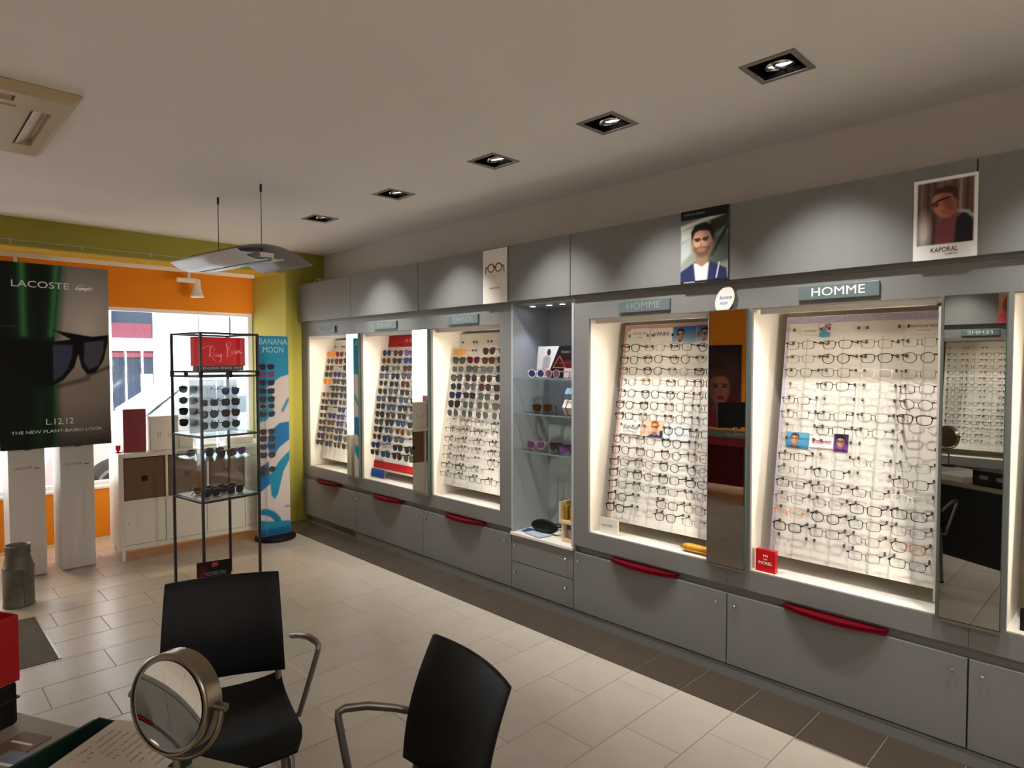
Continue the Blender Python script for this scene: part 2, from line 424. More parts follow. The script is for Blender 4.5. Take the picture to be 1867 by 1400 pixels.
# ------------------------------------------------------------------ floor: tiles laid in courses
TP, TL, TY0, XB = .2688, .525, 1.035, 2.655
def tile_mat(name, col, var, rough):
    mt = bpy.data.materials.new(name); mt.use_nodes = True
    N = mt.node_tree.nodes; L = mt.node_tree.links; b = N['Principled BSDF']
    b.inputs['Roughness'].default_value = rough; b.inputs['Specular IOR Level'].default_value = .5
    g = N.new('ShaderNodeNewGeometry'); ob = N.new('ShaderNodeObjectInfo')
    no = N.new('ShaderNodeTexNoise'); no.inputs['Scale'].default_value = 5; no.inputs['Detail'].default_value = 6; no.inputs['Roughness'].default_value = .65
    n2 = N.new('ShaderNodeTexNoise'); n2.inputs['Scale'].default_value = 60; n2.inputs['Detail'].default_value = 3
    ad = N.new('ShaderNodeMath'); ad.operation = 'MULTIPLY_ADD'; ad.inputs[1].default_value = .5
    a2 = N.new('ShaderNodeMath'); a2.operation = 'MULTIPLY_ADD'; a2.inputs[1].default_value = .3
    rp = N.new('ShaderNodeValToRGB'); e = rp.color_ramp.elements
    e[0].position = .25; e[1].position = .95
    e[0].color = (*[c*(1-var) for c in col], 1); e[1].color = (*[c*(1+var) for c in col], 1)
    L.new(g.outputs['Position'], no.inputs['Vector']); L.new(g.outputs['Position'], n2.inputs['Vector'])
    L.new(n2.outputs['Fac'], a2.inputs[0]); L.new(no.outputs['Fac'], a2.inputs[2])
    L.new(ob.outputs['Random'], ad.inputs[0]); ad.inputs[1].default_value = .22; L.new(a2.outputs[0], ad.inputs[2])
    L.new(ad.outputs[0], rp.inputs[0]); L.new(rp.outputs[0], b.inputs['Base Color'])
    return mt
M_tile = tile_mat('beige_floor_tile', S(183,174,162), .10, .30)
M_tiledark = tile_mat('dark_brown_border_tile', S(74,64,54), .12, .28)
M_grout = mat('grout', S(140,128,115), .9)
floor = struct('floor', MB().box(XL, YR, -.08, XBACK, 6.62, -.0025), M_grout)
def floor_tiles():
    g = .0016; rest = MB(); MAT = (-.9, 0.63, 4.017, 4.80)   # entrance mat opening
    cache = {}
    def piece(x0, y0, x1, y1, mt):
        key = (round(x1-x0, 3), round(y1-y0, 3), mt.name)
        if key not in cache:
            w, d = x1-x0, y1-y0; mb = MB()
            mb.add([(0,0,-.002),(w,0,-.002),(w,d,-.002),(0,d,-.002),(g,g,0),(w-g,g,0),(w-g,d-g,0),(g,d-g,0)],
                   [(4,5,6,7),(0,1,5,4),(1,2,6,5),(2,3,7,6),(3,0,4,7)])
            cache[key] = mb.mesh('floor_tile', [mt])
        link('floor_tile', cache[key], floor, (x0, y0, 0))
    k0 = int(math.floor((YR-TY0)/TP)); k1 = int(math.ceil((YWIN-TY0)/TP))
    for k in range(k0, k1):
        y0 = max(YR, TY0+TP*k)+g; y1 = min(YWIN, TY0+TP*(k+1))-g
        off = (.114+.311*(k-1)) % TL
        x = math.floor((XL-off)/TL)*TL+off
        while x < XB:
            x0, x1 = max(x, XL)+g, min(x+TL, XB)-g*.6
            x += TL
            if x1-x0 < .012: continue
            segs = [(x0, x1, y0, y1)]
            if y1 > MAT[2] and y0 < MAT[3] and x0 < MAT[1] and x1 > MAT[0]:
                segs = []
                if y0 < MAT[2]-.01: segs.append((x0, x1, y0, MAT[2]))
                if y1 > MAT[3]+.01: segs.append((x0, x1, MAT[3], y1))
                yy0, yy1 = max(y0, MAT[2]), min(y1, MAT[3])
                if x1 > MAT[1]+.01: segs.append((MAT[1], x1, yy0, yy1))
                if x0 < MAT[0]-.01: segs.append((x0, MAT[0], yy0, yy1))
            for a, b, c, d in segs:
                if b > -.35 and c > .45: piece(a, c, b, d, M_tile)
                else: rest.box(a, c, -.002, b, d, 0)
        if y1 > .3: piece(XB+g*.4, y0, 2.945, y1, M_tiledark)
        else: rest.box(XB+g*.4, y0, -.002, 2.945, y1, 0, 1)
        rest.box(XL, y0, -.002, XL+.001, y1, 0)
    tag(rest.build('floor_tile_field', [M_tile, M_tiledark], floor), kind='stuff')
floor_tiles()
def entrance_mat():
    x0, x1, y0, y1 = -.9, .62, 4.022, 4.795
    t = thing('entrance_mat', 'ribbed dark entrance mat let into the floor by a bright metal edge', 'mat', (0,0,0))
    MB().box(x0, y0, -.0022, x1, y1, -.0012).build('mat_base', mat('mat_brown', S(66,56,48), .9), t)
    fr = MB()
    for b in ((x1-.002, y0-.004, x1+.010, y1+.004), (x0, y1-.004, x1, y1+.004)): fr.box(b[0], b[1], -.001, b[2], b[3], .004)
    fr.build('edge_frame', M_steel, t)
    rb = MB(); n = 42
    for i in range(n):
        y = y0+.006+(y1-y0-.012)*i/(n-1); rb.box(x0+.01, y-.0055, -.0011, x1-.004, y+.0055, .003)
    tag(rb.build('rib', mat('mat_rib', S(98,88,80), .8, var=.1), t), kind='stuff')
entrance_mat()

# ------------------------------------------------------------------ display cabinets (local x to the right along the wall, y into the wall, z up)
ZU0, ZU1 = 1.947, 2.307
def knob(parent, x, z, y=-.004):
    mb = MB(); mb.tube([(x, y+.002, z), (x, y-.012, z)], .0035, 8); mb.lathe([(.0045, 0), (.008, .003), (.008, .008), (.004, .011)], 12)
    v = mb.v[-12*4-24:]
    mb2 = MB(); mb2.tube([(x, y+.003, z), (x, y-.010, z), (x, y-.011, z), (x, y-.018, z), (x, y-.020, z)], [.0035, .0035, .0075, .0078, .005], 12)
    return mb2.build('knob', M_chrome, parent)
def red_handle(parent, w):
    c, hw = w/2, .213; n = 18; arc = [(c-hw+2*hw*i/n, -.052*(1-((2*i/n-1)**2))**.8-.004) for i in range(n+1)]
    poly = [(c-hw, .03)]+arc+[(c+hw, .03)]
    mb = MB(); mb.prism(poly, .430, .440, plane='xy')
    lip = [(x, y-.0) for x, y in arc]
    inner = [(x, y+.008) for x, y in arc]
    mb.prism(lip+inner[::-1], .424, .446, plane='xy')
    return tag(mb.build('pull_handle', M_red, parent), 'curved translucent red pull handle')
def niche_light(parent, w, watt):
    MB().box(.14, .028, 1.778, w-.14, .06, 1.802).build('strip_light', mat('lamp_housing', S(220,214,204), .5), parent)
    area('niche_lamp', (w/2, .06, 1.776), (w-.34, .03), watt*.45, (1, .88, .72), (0, 0, 0), parent, spread=math.radians(140))
    for x, sg in ((w-.118, -1),):
        MB().box(x-.006, .022, .60, x+.006, .040, 1.77).build('side_strip', mat('lamp_housing', S(220,214,204), .5), parent)
        area('side_lamp', (x+sg*.0075, .031, 1.18), (1.14, .012), watt*1.2, (1, .88, .72), (0, -sg*PI/2, 0), parent, spread=math.radians(88))
def cabinet(loc, rot, w, label, niche=True, open_l=.112, open_r=.112, watt=NICHE_W, group=None, handle=True, step=False):
    t = thing('display_cabinet', label, 'cabinet', loc, rot, group)
    MB().cbox(.0025, -.034, ZU0, w-.0025, .0, ZU1, .0015).build('upper_panel', M_grey, t)
    MB().box(0, .002, 1.931, w, .24, 2.30).build('upper_box', M_slot, t)
    MB().box(0, .004, 1.806, w, .022, 1.930).build('header', M_grey, t)
    for x0, x1 in ((0, open_l), (w-open_r, w)): MB().box(x0, .002, .554, x1, .02, 1.806).build('stile', M_grey, t)
    MB().box(.001, .002, .458, w-.001, .02, .554).build('sill_rail', M_grey, t)
    li = MB(); a, b = open_l-.004, w-open_r+.004; y1 = .408
    li.box(a-.012, .02, .546, a, y1, 1.815); li.box(b, .02, .546, b+.012, y1, 1.815)
    li.box(a-.012, y1, .546, b+.012, y1+.012, 1.815); li.box(a, .02, 1.803, b, y1, 1.815); li.box(a, .02, .542, b, y1, .554)
    li.build('niche_liner', M_white, t)
    niche_light(t, w, watt)
    MB().box(0, .026, .41, w, .05, .459).build('recess_strip', M_slot, t)
    d = MB().cbox(.003, 0, .068, w-.003, .018, .416, .0015).build('door', M_grey, t)
    for x in (.048, w-.048): knob(d, x, .368)
    MB().box(0, .02, .06, w, .40, .41).build('carcass', M_greyd, t)
    MB().box(0, (.05 if step else .006), 0, w, .03+(.05 if step else 0), .060).build('plinth', M_grey, t)
    if handle: red_handle(t, w)
    return t
B = [5.925, 4.95, 3.967, 2.993, 2.461, 1.479, .497, -.485]
RW = -PI/2
def right(y): return (XC, y, 0)
unit_labels = ['farthest grey cabinet of the right wall, ending at the green pier', 'second grey cabinet from the green pier, board with red card at the top',
    'third grey cabinet from the green pier, just before the glass shelves', None, 'grey cabinet under the dim HOMME sign, just after the glass shelves',
    'grey cabinet under the bright white HOMME sign', 'nearest grey cabinet, cut off by the right edge of the photo']
UG = 'grey display cabinets along the right wall'
for i, lb in enumerate(unit_labels):
    if lb: cabinet(right(B[i]), RW, B[i]-B[i+1], lb, group=UG, step=(i == 0))

# open shelf unit between the third and fourth cabinet
def shelf_unit():
    w = B[3]-B[4]; yb = .352
    t = thing('shelf_cabinet', 'narrow grey unit of open glass shelves over two drawers', 'shelf unit', right(B[3]), RW)
    MB().cbox(.0025, -.034, ZU0, w-.0025, .0, ZU1, .0015).build('upper_panel', M_grey, t)
    MB().box(0, .002, 1.933, w, .24, 2.30).build('upper_box', M_grey, t)
    pale = mat('pale_grey_liner', S(170,174,176), .5)
    li = MB(); li.box(0, 0, .42, .016, yb, 1.933); li.box(w-.016, 0, .42, w, yb, 1.933); li.box(0, yb, .42, w, yb+.012, 1.933); li.box(.016, .03, 1.92, w-.016, yb, 1.933)
    li.build('liner', pale, t)
    for z in (.983, 1.226, 1.455):
        sh = MB().box(.017, .006, z-.008, w-.017, yb-.002, z).build('shelf', M_shelfglass, t)
        MB().box(.017, .004, z-.008, w-.017, .006, z).build('shelf_edge', M_edgeglass, sh)
    MB().cbox(.002, -.014, .422, w-.002, yb, .440, .002).build('countertop', M_white, t)
    for z0, z1 in ((.068, .241), (.246, .416)):
        d = MB().cbox(.003, 0, z0, w-.003, .018, z1, .0015).build('drawer', M_grey, t)
        for x in (.048, w-.048): knob(d, x, (z0+z1)/2+.03)
    MB().box(0, .02, .06, w, yb, .418).build('carcass', M_greyd, t)
    MB().box(0, .006, 0, w, .03, .060).build('plinth', M_grey, t)
    for x, y in ((.10, .10), (.245, .10), (.355, .10), (.455, .10)):
        p = MB().lathe([(.024, -.004), (.024, 0), (.018, .0)], 16, o=(x, y, 1.919), cap=False).build('puck_light', M_steel, t)
        MB().lathe([(.019, -.0035), (.0, -.0035)], 16, o=(x, y, 1.919), cap=False).build('lens', emit_mat('cool_puck', (.75,.82,1), 9), p)
    for x in (.17, .40):
        l = bpy.data.lights.new('puck_beam', 'SPOT'); l.energy = 2.6; l.color = (.62,.66,1); l.spot_size = math.radians(96); l.spot_blend = .5; l.shadow_soft_size = .02
        o = link('puck_beam', l, t, (x, .10, 1.905))
    return t
shelf_unit()

# mirrors mounted over the joints
def wall_mirror(y, label, h=.098, x=XC):
    t = thing('wall_mirror', label, 'mirror', right(y+h), RW, 'tall narrow mirrors on the cabinet joints')
    MB().box(0, -.022, .556, 2*h, -.001, 1.806).build('backing', M_mirroredge, t)
    mb = MB(); mb.add([(.003,-.0232,.560),(2*h-.003,-.0232,.560),(2*h-.003,-.0232,1.802),(.003,-.0232,1.802)], [(0,1,2,3)])
    mb.build('mirror_glass', M_mirror, t)
    MB().box(0, -.025, .546, 2*h, -.001, .556).build('bottom_channel', M_steel, t)
    return t
wall_mirror(B[1], 'farthest tall mirror, on the joint right of the first sunglasses board')
wall_mirror(B[2], 'tall mirror on the joint between second and third cabinet, reflecting white window light')
wall_mirror(B[5], 'tall mirror left of the bright HOMME cabinet, reflecting an orange wall and portrait')
wall_mirror(B[6], 'nearest tall mirror, right of the bright HOMME cabinet, reflecting a black chair')

# word signs on the headers
def word_sign(loc, rot, x0, x1, word, label, letters, wd=None, group='slate word signs on the cabinet headers'):
    t = thing('word_sign', label, 'sign', loc, rot, group)
    bevel(MB().box(x0, -.010, 1.826, x1, .004, 1.888).build('plate', M_sign, t), .002)
    text('lettering', word, .052, letters, t, ((x0+x1)/2, -.0105, 1.857), width=wd or (x1-x0)*.66)
    return t
for i, (wd, lb, lm) in {0: ('SOLAIRE', 'slate sign over the farthest cabinet', M_letterdim), 1: ('SOLAIRE', 'slate sign over the board with red top card', M_letterdim),
                    2: ('UNISEX', 'slate sign over the cabinet left of the glass shelves', M_letterdim),
                    4: ('HOMME', 'slate HOMME sign with dim letters, right of the glass shelves', M_letterdim),
                    5: ('HOMME', 'slate HOMME sign with bright white letters', M_letter)}.items():
    word_sign(right(B[i]), RW, .330, .655, wd, lb, lm)

# ------------------------------------------------------------------ spectacles
def outline(kind, w, h, n=22):
    pts = []
    ex = {'round': 2.0, 'rect': 4.6, 'way': 3.2, 'brow': 2.6, 'cat': 2.7, 'pilot': 2.3, 'square': 3.6}[kind]
    for i in range(n):
        a = 2*PI*i/n; c, s = math.cos(a), math.sin(a)
        x = math.copysign(abs(c)**(2/ex), c)*w/2; z = math.copysign(abs(s)**(2/ex), s)*h/2
        if kind in ('way', 'brow'): x *= 1+.12*z/(h/2)
        if kind == 'rect': x *= 1+.05*z/(h/2)
        if kind == 'cat': z += .16*h*max(0, x/(w/2))*(1 if z > 0 else .3); x *= 1+.08*z/(h/2)
        if kind == 'pilot': z -= .10*h*(1-x/(w/2))*.5*(1 if z < 0 else 0); x *= 1+.10*z/(h/2)
        pts.append((x, z))
    return pts
GSH = {}
def glasses_meshes(kind, rim, w, h, bridge=.018, tlen=.072, full=False):
    key = (kind, rim, w, h, tlen, full)
    if key in GSH: return GSH[key]
    o = outline(kind, w, h); n = len(o); d = .0032
    fr = MB(); lens = []
    for sx in (-1, 1):
        cx = sx*(bridge/2+w/2)
        inn = [(cx+sx*x, z) for x, z in o]; out = []
        for x, z in o:
            l = math.hypot(x, z); k = rim*(1.35 if (kind in ('way', 'brow', 'cat') and z > 0) else 1.)
            if kind == 'brow' and z < -.1*h: k = rim*.35
            out.append((cx+sx*x*(1+k/l), z*(1+k/l)))
        v = [(x, -d/2, z) for x, z in inn]+[(x, -d/2, z) for x, z in out]+[(x, d/2, z) for x, z in out]+[(x, d/2, z) for x, z in inn]
        f = []
        for i in range(n):
            j = (i+1) % n
            for a in range(4):
                b = (a+1) % 4; f.append((a*n+i, a*n+j, b*n+j, b*n+i))
        fr.add(v, f, 0)
        lm = MB(); lm.add([(x, 0, z) for x, z in inn], [tuple(range(n))]); lens.append(lm.mesh('lens', [None]))
        ze = .32*h; xe = cx+sx*w/2
        fr.box(xe-.002*sx, -d/2, ze-.003, xe+sx*.0075, d*.9, ze+.003)
    zb = .18*h
    fr.tube([(-bridge/2-rim*.3, 0, zb), (-bridge*.2, -.001, zb+.004), (bridge*.2, -.001, zb+.004), (bridge/2+rim*.3, 0, zb)], max(.0014, rim*.55), 6)
    if kind == 'pilot': fr.tube([(-bridge/2-.004, 0, zb+.011), (0, -.001, zb+.013), (bridge/2+.004, 0, zb+.011)], .0012, 6)
    if rim < .0016:
        for sx in (-1, 1): fr.tube([(sx*bridge*.42, .001, .0), (sx*bridge*.36, .006, -.006), (sx*bridge*.34, .006, -.012)], .0013, 5)
    W = bridge/2+w+.0065; ze = .32*h; tt = max(.0016, min(.0035, rim)); temples = []
    for sx in (-1, 1):
        tm = MB()
        if full: pts = [(sx*W, .002, ze), (sx*W*1.0, .085, ze-.003), (sx*W*.97, .105, ze-.012), (sx*W*.95, .128, ze-.034)]
        else: pts = [(sx*W, .002, ze), (sx*W*.985, tlen*.6, ze-.001), (sx*W*.97, tlen, ze-.002)]
        tm.tube(pts, tt, 6, flat=1.0); temples.append(tm.mesh('temple', [None]))
    GSH[key] = (fr.mesh('frame', [None]), lens, temples)
    return GSH[key]
FM = {'black': mat('black_acetate', S(20,18,18), .4, spec=.2), 'dark brown': mat('brown_acetate', S(62,40,28), .4, spec=.2), 'tortoiseshell': mat('tortoise_acetate', S(96,60,32), .25, var=.6, scale=160),
      'grey': mat('grey_metal', S(110,108,106), .35, .6), 'gunmetal': mat('gunmetal', S(62,62,66), .35, .6), 'gold': mat('gold_metal', S(190,150,88), .3, .8),
      'blue': mat('blue_acetate', S(30,48,130), .4, spec=.2), 'orange': mat('orange_acetate', S(232,110,30), .3), 'red': mat('red_acetate', S(150,28,30), .4, spec=.2),
      'clear': mat('clear_acetate', S(196,192,186), .2), 'white': mat('white_acetate', S(228,226,222), .3), 'pink': mat('pink_acetate', S(196,140,140), .3),
      'purple': mat('purple_acetate', S(84,50,110), .4, spec=.2), 'green': mat('green_acetate', S(50,66,50), .4, spec=.2)}
LM = {'clear': M_clear, 'smoke': tint_mat('smoke_lens', (.016,.016,.018), .92, .12), 'brown': tint_mat('brown_lens', (.055,.026,.012), .86, .12),
      'blue': tint_mat('blue_lens', (.03,.05,.13), .82, .1), 'green': tint_mat('green_lens', (.045,.075,.062), .8, .12), 'grey': tint_mat('grey_lens', (.10,.105,.115), .6, .12),
      'amber': tint_mat('amber_lens', (.75,.34,.05), .6, .15), 'violet': tint_mat('violet_lens', (.2,.1,.24), .6, .12)}
def spectacles(name, label, cat, loc, rot, kind, rim, w, h, fcol, lcol, group=None, tlen=.072, full=False):
    fr, ls, ts = glasses_meshes(kind, rim, w, h, tlen=tlen, full=full)
    t = thing(name, label, cat, loc, 0, group, rot=rot)
    def put(nm, me, mt):
        o = link(nm, me, t); o.material_slots[0].link = 'OBJECT'; o.material_slots[0].material = mt
        return o
    put('frame', fr, FM[fcol])
    for l in ls: put('lens', l, LM[lcol])
    for l in ts: put('temple', l, FM[fcol])
    return t
ORD = ['zeroth', 'first', 'second', 'third', 'fourth', 'fifth', 'sixth', 'seventh', 'eighth', 'ninth', 'tenth', 'eleventh', 'twelfth', 'thirteenth', 'fourteenth', 'fifteenth', 'sixteenth']
KN = {'round': 'round', 'rect': 'rectangular', 'way': 'thick-topped', 'brow': 'browline', 'cat': 'upswept', 'pilot': 'pilot', 'square': 'square'}
def board(loc, rot, label, what, style, missing=(), wires=True, simple=False, border=None, bx=.150, rows=15, group=None, special={}):
    """tilted peg board inside a niche and the pairs hanging on it; y(z) slopes forward towards the bottom"""
    bw, zt, zb, yt, yb = .705, 1.775, .622, .295, .118
    fy = lambda z: yt-(yt-yb)*(zt-z)/(zt-zb)
    t = thing('display_board', label, 'display board', loc, rot, 'tilted display boards in the cabinets')
    mb = MB(); mb.add([(bx,yt,zt),(bx+bw,yt,zt),(bx+bw,yb,zb),(bx,yb,zb),(bx,yt+.008,zt),(bx+bw,yt+.008,zt),(bx+bw,yb+.008,zb),(bx,yb+.008,zb)],
                      [(0,3,2,1),(4,5,6,7),(0,1,5,4),(1,2,6,5),(2,3,7,6),(3,0,4,7)])
    mb.build('panel', M_board, t)
    if border:
        sb = MB()
        for x0, x1 in ((bx+.003, bx+.017), (bx+bw-.017, bx+bw-.003)):
            sb.add([(x0,yt-.0012,zt-.004),(x1,yt-.0012,zt-.004),(x1,yb-.0012,zb+.01),(x0,yb-.0012,zb+.01)], [(0,3,2,1)])
        z2 = zt-.034; sb.add([(bx+.003,yt-.0014,zt-.004),(bx+bw-.003,yt-.0014,zt-.004),(bx+bw-.003,fy(z2)-.0014,z2),(bx+.003,fy(z2)-.0014,z2)], [(0,3,2,1)])
        sb.build('printed_border', border, t)
    rz = [1.635-.0656*i for i in range(15)]; cx = [bx+.107+.1645*k for k in range(4)]
    pg = MB()
    for i, z in enumerate([1.70]+rz[:rows]):
        for x in cx:
            for sx in (-.064, .064):
                y = fy(z); pg.box(x+sx-.003, y-.013, z+.003, x+sx+.003, y-.0005, z+.017)
    tag(pg.build('peg', M_peg, t), kind='stuff')
    rd = MB()
    for x in cx:
        rd.add([(x-.0035,fy(1.67)-.002,1.67),(x+.0035,fy(1.67)-.002,1.67),(x+.0035,yb-.002,zb),(x-.0035,yb-.002,zb)], [(0,3,2,1)])
    for k in range(1, 4):
        x = (cx[k-1]+cx[k])/2
        rd.add([(x-.0012,fy(1.67)-.002,1.67),(x+.0012,fy(1.67)-.002,1.67),(x+.0012,yb-.002,zb),(x-.0012,yb-.002,zb)], [(0,3,2,1)])
    rd.build('shade_strip', M_shade, t)  # flat grey strips painting the shaded lines down the board
    cs, sn = math.cos(rot), math.sin(rot)
    for i in range(rows):
        for k in range(4):
            if (i+1, k+1) in missing: continue
            st = special.get((i+1, k+1)) or style(i+1, k+1)
            kind, rim, w, h, fc, lc, nm = st
            x = cx[k]+random.uniform(-.004, .004); z = rz[i]+random.uniform(-.003, .003); y = fy(z)-.079
            P = (loc[0]+cs*x-sn*y, loc[1]+sn*x+cs*y, z)
            tone = {'eyeglasses': f'{fc} {KN[kind]} eyeglasses', 'sunglasses': f'{fc} {KN[kind]} sunglasses', 'demo': f'pale {KN[kind]} loose demo lenses'}[nm]
            lab = f'{tone}, {ORD[i+1]} row down, {ORD[k+1]} from left, {what}'
            r3 = (math.radians(random.uniform(-7, -1)), math.radians(random.uniform(-1.5, 1.5)), rot+math.radians(random.uniform(-3, 3)))
            spectacles('sunglasses' if nm == 'sunglasses' else 'eyeglasses', lab, 'sunglasses' if nm == 'sunglasses' else 'eyeglasses', P, r3, kind, rim, w, h, fc, lc, group)
    return t, fy, cx, rz
R0 = random.Random(3)
def optical(i, k):
    c = R0.choice(['black', 'black', 'gunmetal', 'gunmetal', 'dark brown', 'grey', 'grey', 'clear', 'tortoiseshell', 'black'])
    kd = R0.choice(['rect', 'rect', 'square', 'round', 'way', 'square'])
    if c in ('grey', 'gunmetal', 'clear'): rim = R0.choice([.0011, .0013, .0016])
    else: rim = R0.choice([.0019, .0024, .003])
    w, h = {'rect': (.052,.033), 'square': (.051,.038), 'round': (.047,.043), 'way': (.050,.038)}[kd]
    return (kd, rim, w, h, c, 'clear', 'eyeglasses')
def optical_dark(i, k):
    c = R0.choice(['black', 'black', 'black', 'dark brown', 'tortoiseshell', 'gunmetal', 'grey'])
    kd = R0.choice(['round', 'way', 'square', 'round', 'rect'])
    rim = R0.choice([.0020, .0026, .0030]) if c not in ('gunmetal', 'grey') else .0014
    w, h = {'rect': (.052,.034), 'square': (.051,.039), 'round': (.047,.043), 'way': (.050,.040)}[kd]
    return (kd, rim, w, h, c, 'clear', 'eyeglasses')
def solar(i, k):
    c = R0.choice(['black', 'black', 'black', 'dark brown', 'tortoiseshell', 'gunmetal', 'gold', 'grey', 'blue'])
    kd = R0.choice(['way', 'pilot', 'cat', 'square', 'round', 'way'])
    rim = .0030 if c not in ('gunmetal', 'gold', 'grey') else .0014
    w, h = {'pilot': (.056,.048), 'way': (.053,.043), 'cat': (.055,.045), 'square': (.054,.043), 'round': (.051,.049)}[kd]
    return (kd, rim, w, h, c, R0.choice(['smoke', 'smoke', 'brown', 'smoke', 'green', 'grey']), 'sunglasses')
def mixed(i, k):
    if i <= 7: return solar(i, k)
    if i == 8: return ('pilot', .0008, .056, .046, 'clear', 'grey', 'demo')
    return optical(i, k)
# bright HOMME board
E5 = lambda kd, rim, c, w=.052, h=.036: (kd, rim, w, h, c, 'clear', 'eyeglasses')
DEMO = ('square', .0007, .053, .039, 'clear', 'clear', 'demo')
sp5 = {(1,1): E5('square',.0019,'black'), (1,2): E5('way',.0020,'black'), (1,3): E5('rect',.0016,'gunmetal'), (1,4): E5('rect',.0011,'gunmetal'),
       (2,1): E5('square',.0011,'grey'), (2,2): E5('round',.0028,'black',.047,.042), (2,3): E5('way',.0026,'black'), (2,4): E5('round',.0026,'dark brown',.048,.042),
       (3,4): E5('rect',.0011,'grey'), (4,1): E5('square',.0011,'clear'), (4,4): E5('square',.0020,'gunmetal'), (5,4): E5('round',.0024,'tortoiseshell',.049,.042),
       (6,2): E5('rect',.0020,'black'), (6,4): E5('way',.0032,'dark brown'), (7,4): DEMO, (8,3): DEMO, (7,1): E5('square',.0009,'clear'), (10,1): E5('rect',.0011,'green'),
       (10,2): E5('rect',.0020,'black'), (11,1): E5('rect',.0020,'black',.053,.033), (11,2): E5('rect',.0020,'black'), (10,4): E5('square',.0024,'dark brown'), (12,4): E5('rect',.0028,'black',.054,.036),
       (13,1): E5('rect',.0014,'orange',.053,.032), (13,3): E5('rect',.0024,'black'), (15,4): E5('rect',.0022,'black',.054,.035), (14,2): E5('rect',.0020,'gunmetal'), (15,3): E5('rect',.0016,'gunmetal')}
GB = 'eyeglasses on the board under the bright HOMME sign'
t5, fy5, cx5, rz5 = board(right(B[5]), RW, 'tilted white eyeglasses board with lavender border, under the bright HOMME sign', 'board under bright HOMME sign', optical,
    {(8,1),(8,2),(8,4),(15,1),(15,2)}, border=mat('lavender_print', S(186,178,204), .6, var=.25, scale=90), group=GB, special=sp5, bx=.157)
sp4 = {(2,1): E5('round',.0026,'black',.048,.044), (2,2): E5('round',.0026,'black',.048,.044), (4,2): E5('rect',.0022,'gold'), (6,1): E5('round',.0026,'black',.048,.044), (5,1): E5('round',.0020,'black',.047,.044),
       (7,1): E5('way',.0026,'black'), (15,1): E5('way',.0034,'black',.052,.040), (12,2): E5('way',.0026,'dark brown'), (11,3): E5('round',.0026,'black',.048,.042), (12,4): E5('way',.0028,'black'), (11,4): E5('round',.0022,'black',.048,.043)}
GB = 'eyeglasses on the board under the dim HOMME sign'
t4, fy4, cx4, rz4 = board(right(B[4]), RW, 'tilted eyeglasses board with dotted pink border, under the dim HOMME sign', 'board under dim HOMME sign', optical_dark,
    {(8,1),(8,2),(14,2),(15,2)}, border=mat('pink_dots_print', S(206,160,152), .6, var=.35, scale=120), group=GB, special=sp4, bx=.163)
t3, fy3, cx3, rz3 = board(right(B[2]), RW, 'tilted board of sunglasses above eyeglasses, left of the glass shelves', 'board left of glass shelves', mixed,
    {(1,2),(13,3),(14,4)}, group='pairs on the board left of the glass shelves', bx=.112,
    special={(1,1): ('pilot',.0016,.055,.047,'gold','amber','sunglasses'), (2,2): ('cat',.003,.055,.045,'red','smoke','sunglasses')})
t2, fy2, cx2, rz2 = board(right(B[1]), RW, 'tilted sunglasses board with a red card above and red band below', 'board with red top card', solar,
    {(15,1),(15,2),(15,3),(15,4),(13,2),(12,4)}, rows=14, group='sunglasses on the board with red top card', bx=.108,
    special={(2,3): ('way',.0034,.053,.043,'blue','blue','sunglasses'), (1,3): ('cat',.003,.054,.044,'purple','violet','sunglasses')})
t1, fy1, cx1, rz1 = board(right(B[0]), RW, 'farthest tilted sunglasses board, nearest the green pier', 'farthest board', solar,
    {(6,1),(15,1),(15,2),(15,3),(15,4),(10,4),(9,2),(3,2)}, rows=14, group='sunglasses on the farthest board', bx=.108,
    special={(1,1): ('pilot',.003,.055,.047,'orange','amber','sunglasses'), (5,1): ('way',.0034,.054,.045,'orange','amber','sunglasses'), (1,2): ('cat',.003,.054,.044,'red','brown','sunglasses')})

t6, fy6, cx6, rz6 = board(right(B[6]), RW, 'bare tilted board in the nearest niche, outside the photo', 'nearest board', optical, {(i, k) for i in range(1, 16) for k in range(1, 5)}, bx=.150)
# cards pinned on the boards (flat print)
def pinned(root_loc, x0, z0, x1, z1, fy, label, painter=None, base=(236,232,226), words=(), group=None, cat='card'):
    t = thing('pinned_card', label, cat, root_loc, RW, group)
    zm = (z0+z1)/2; ang = math.atan2(.177, 1.153)
    p = Print(x1-x0, z1-z0, base, step=.0025)
    if painter: painter(p)
    card = MB().box(0, .0005, 0, x1-x0, .002, z1-z0).build('card', M_paper, t, (x0, fy(z0)-.0055, z0))
    card.rotation_euler = (-ang, 0, 0)
    pr = p.build('print', card)
    for w in words: text('lettering', w[0], w[1], w[2], card, (w[3], -.0004, w[4]), width=w[5] if len(w) > 5 else None, depth=.0003, slant=w[6] if len(w) > 6 else 0)
    return t
def paint_abstract(p):
    for q in range(40):
        c = R0.choice([(220,120,150), (240,200,120), (90,170,210), (240,240,240), (60,120,170), (230,150,90)])
        p.ell(R0.uniform(0, p.w), R0.uniform(0, p.h), R0.uniform(.006, .016), R0.uniform(.004, .012), c, rot=R0.uniform(0, 3))
    p.ell(p.w*.4, p.h*.2, p.w*.5, p.h*.25, (70,150,180))
L5, L4, L3, L2, L1 = right(B[5]), right(B[4]), right(B[2]), right(B[1]), right(B[0])
pinned(L5, cx5[0]+.055, 1.672, cx5[0]+.105, 1.735, fy5, 'small colourful picture card at the top of the lavender-bordered board', paint_abstract)
pinned(L5, cx5[0]-.03, 1.685, cx5[0]+.052, 1.722, fy5, 'small white word card beside the colourful picture card', None, (232,228,220), [('ATELIER', .010, M_lettergrey, .041, .018, .06)])
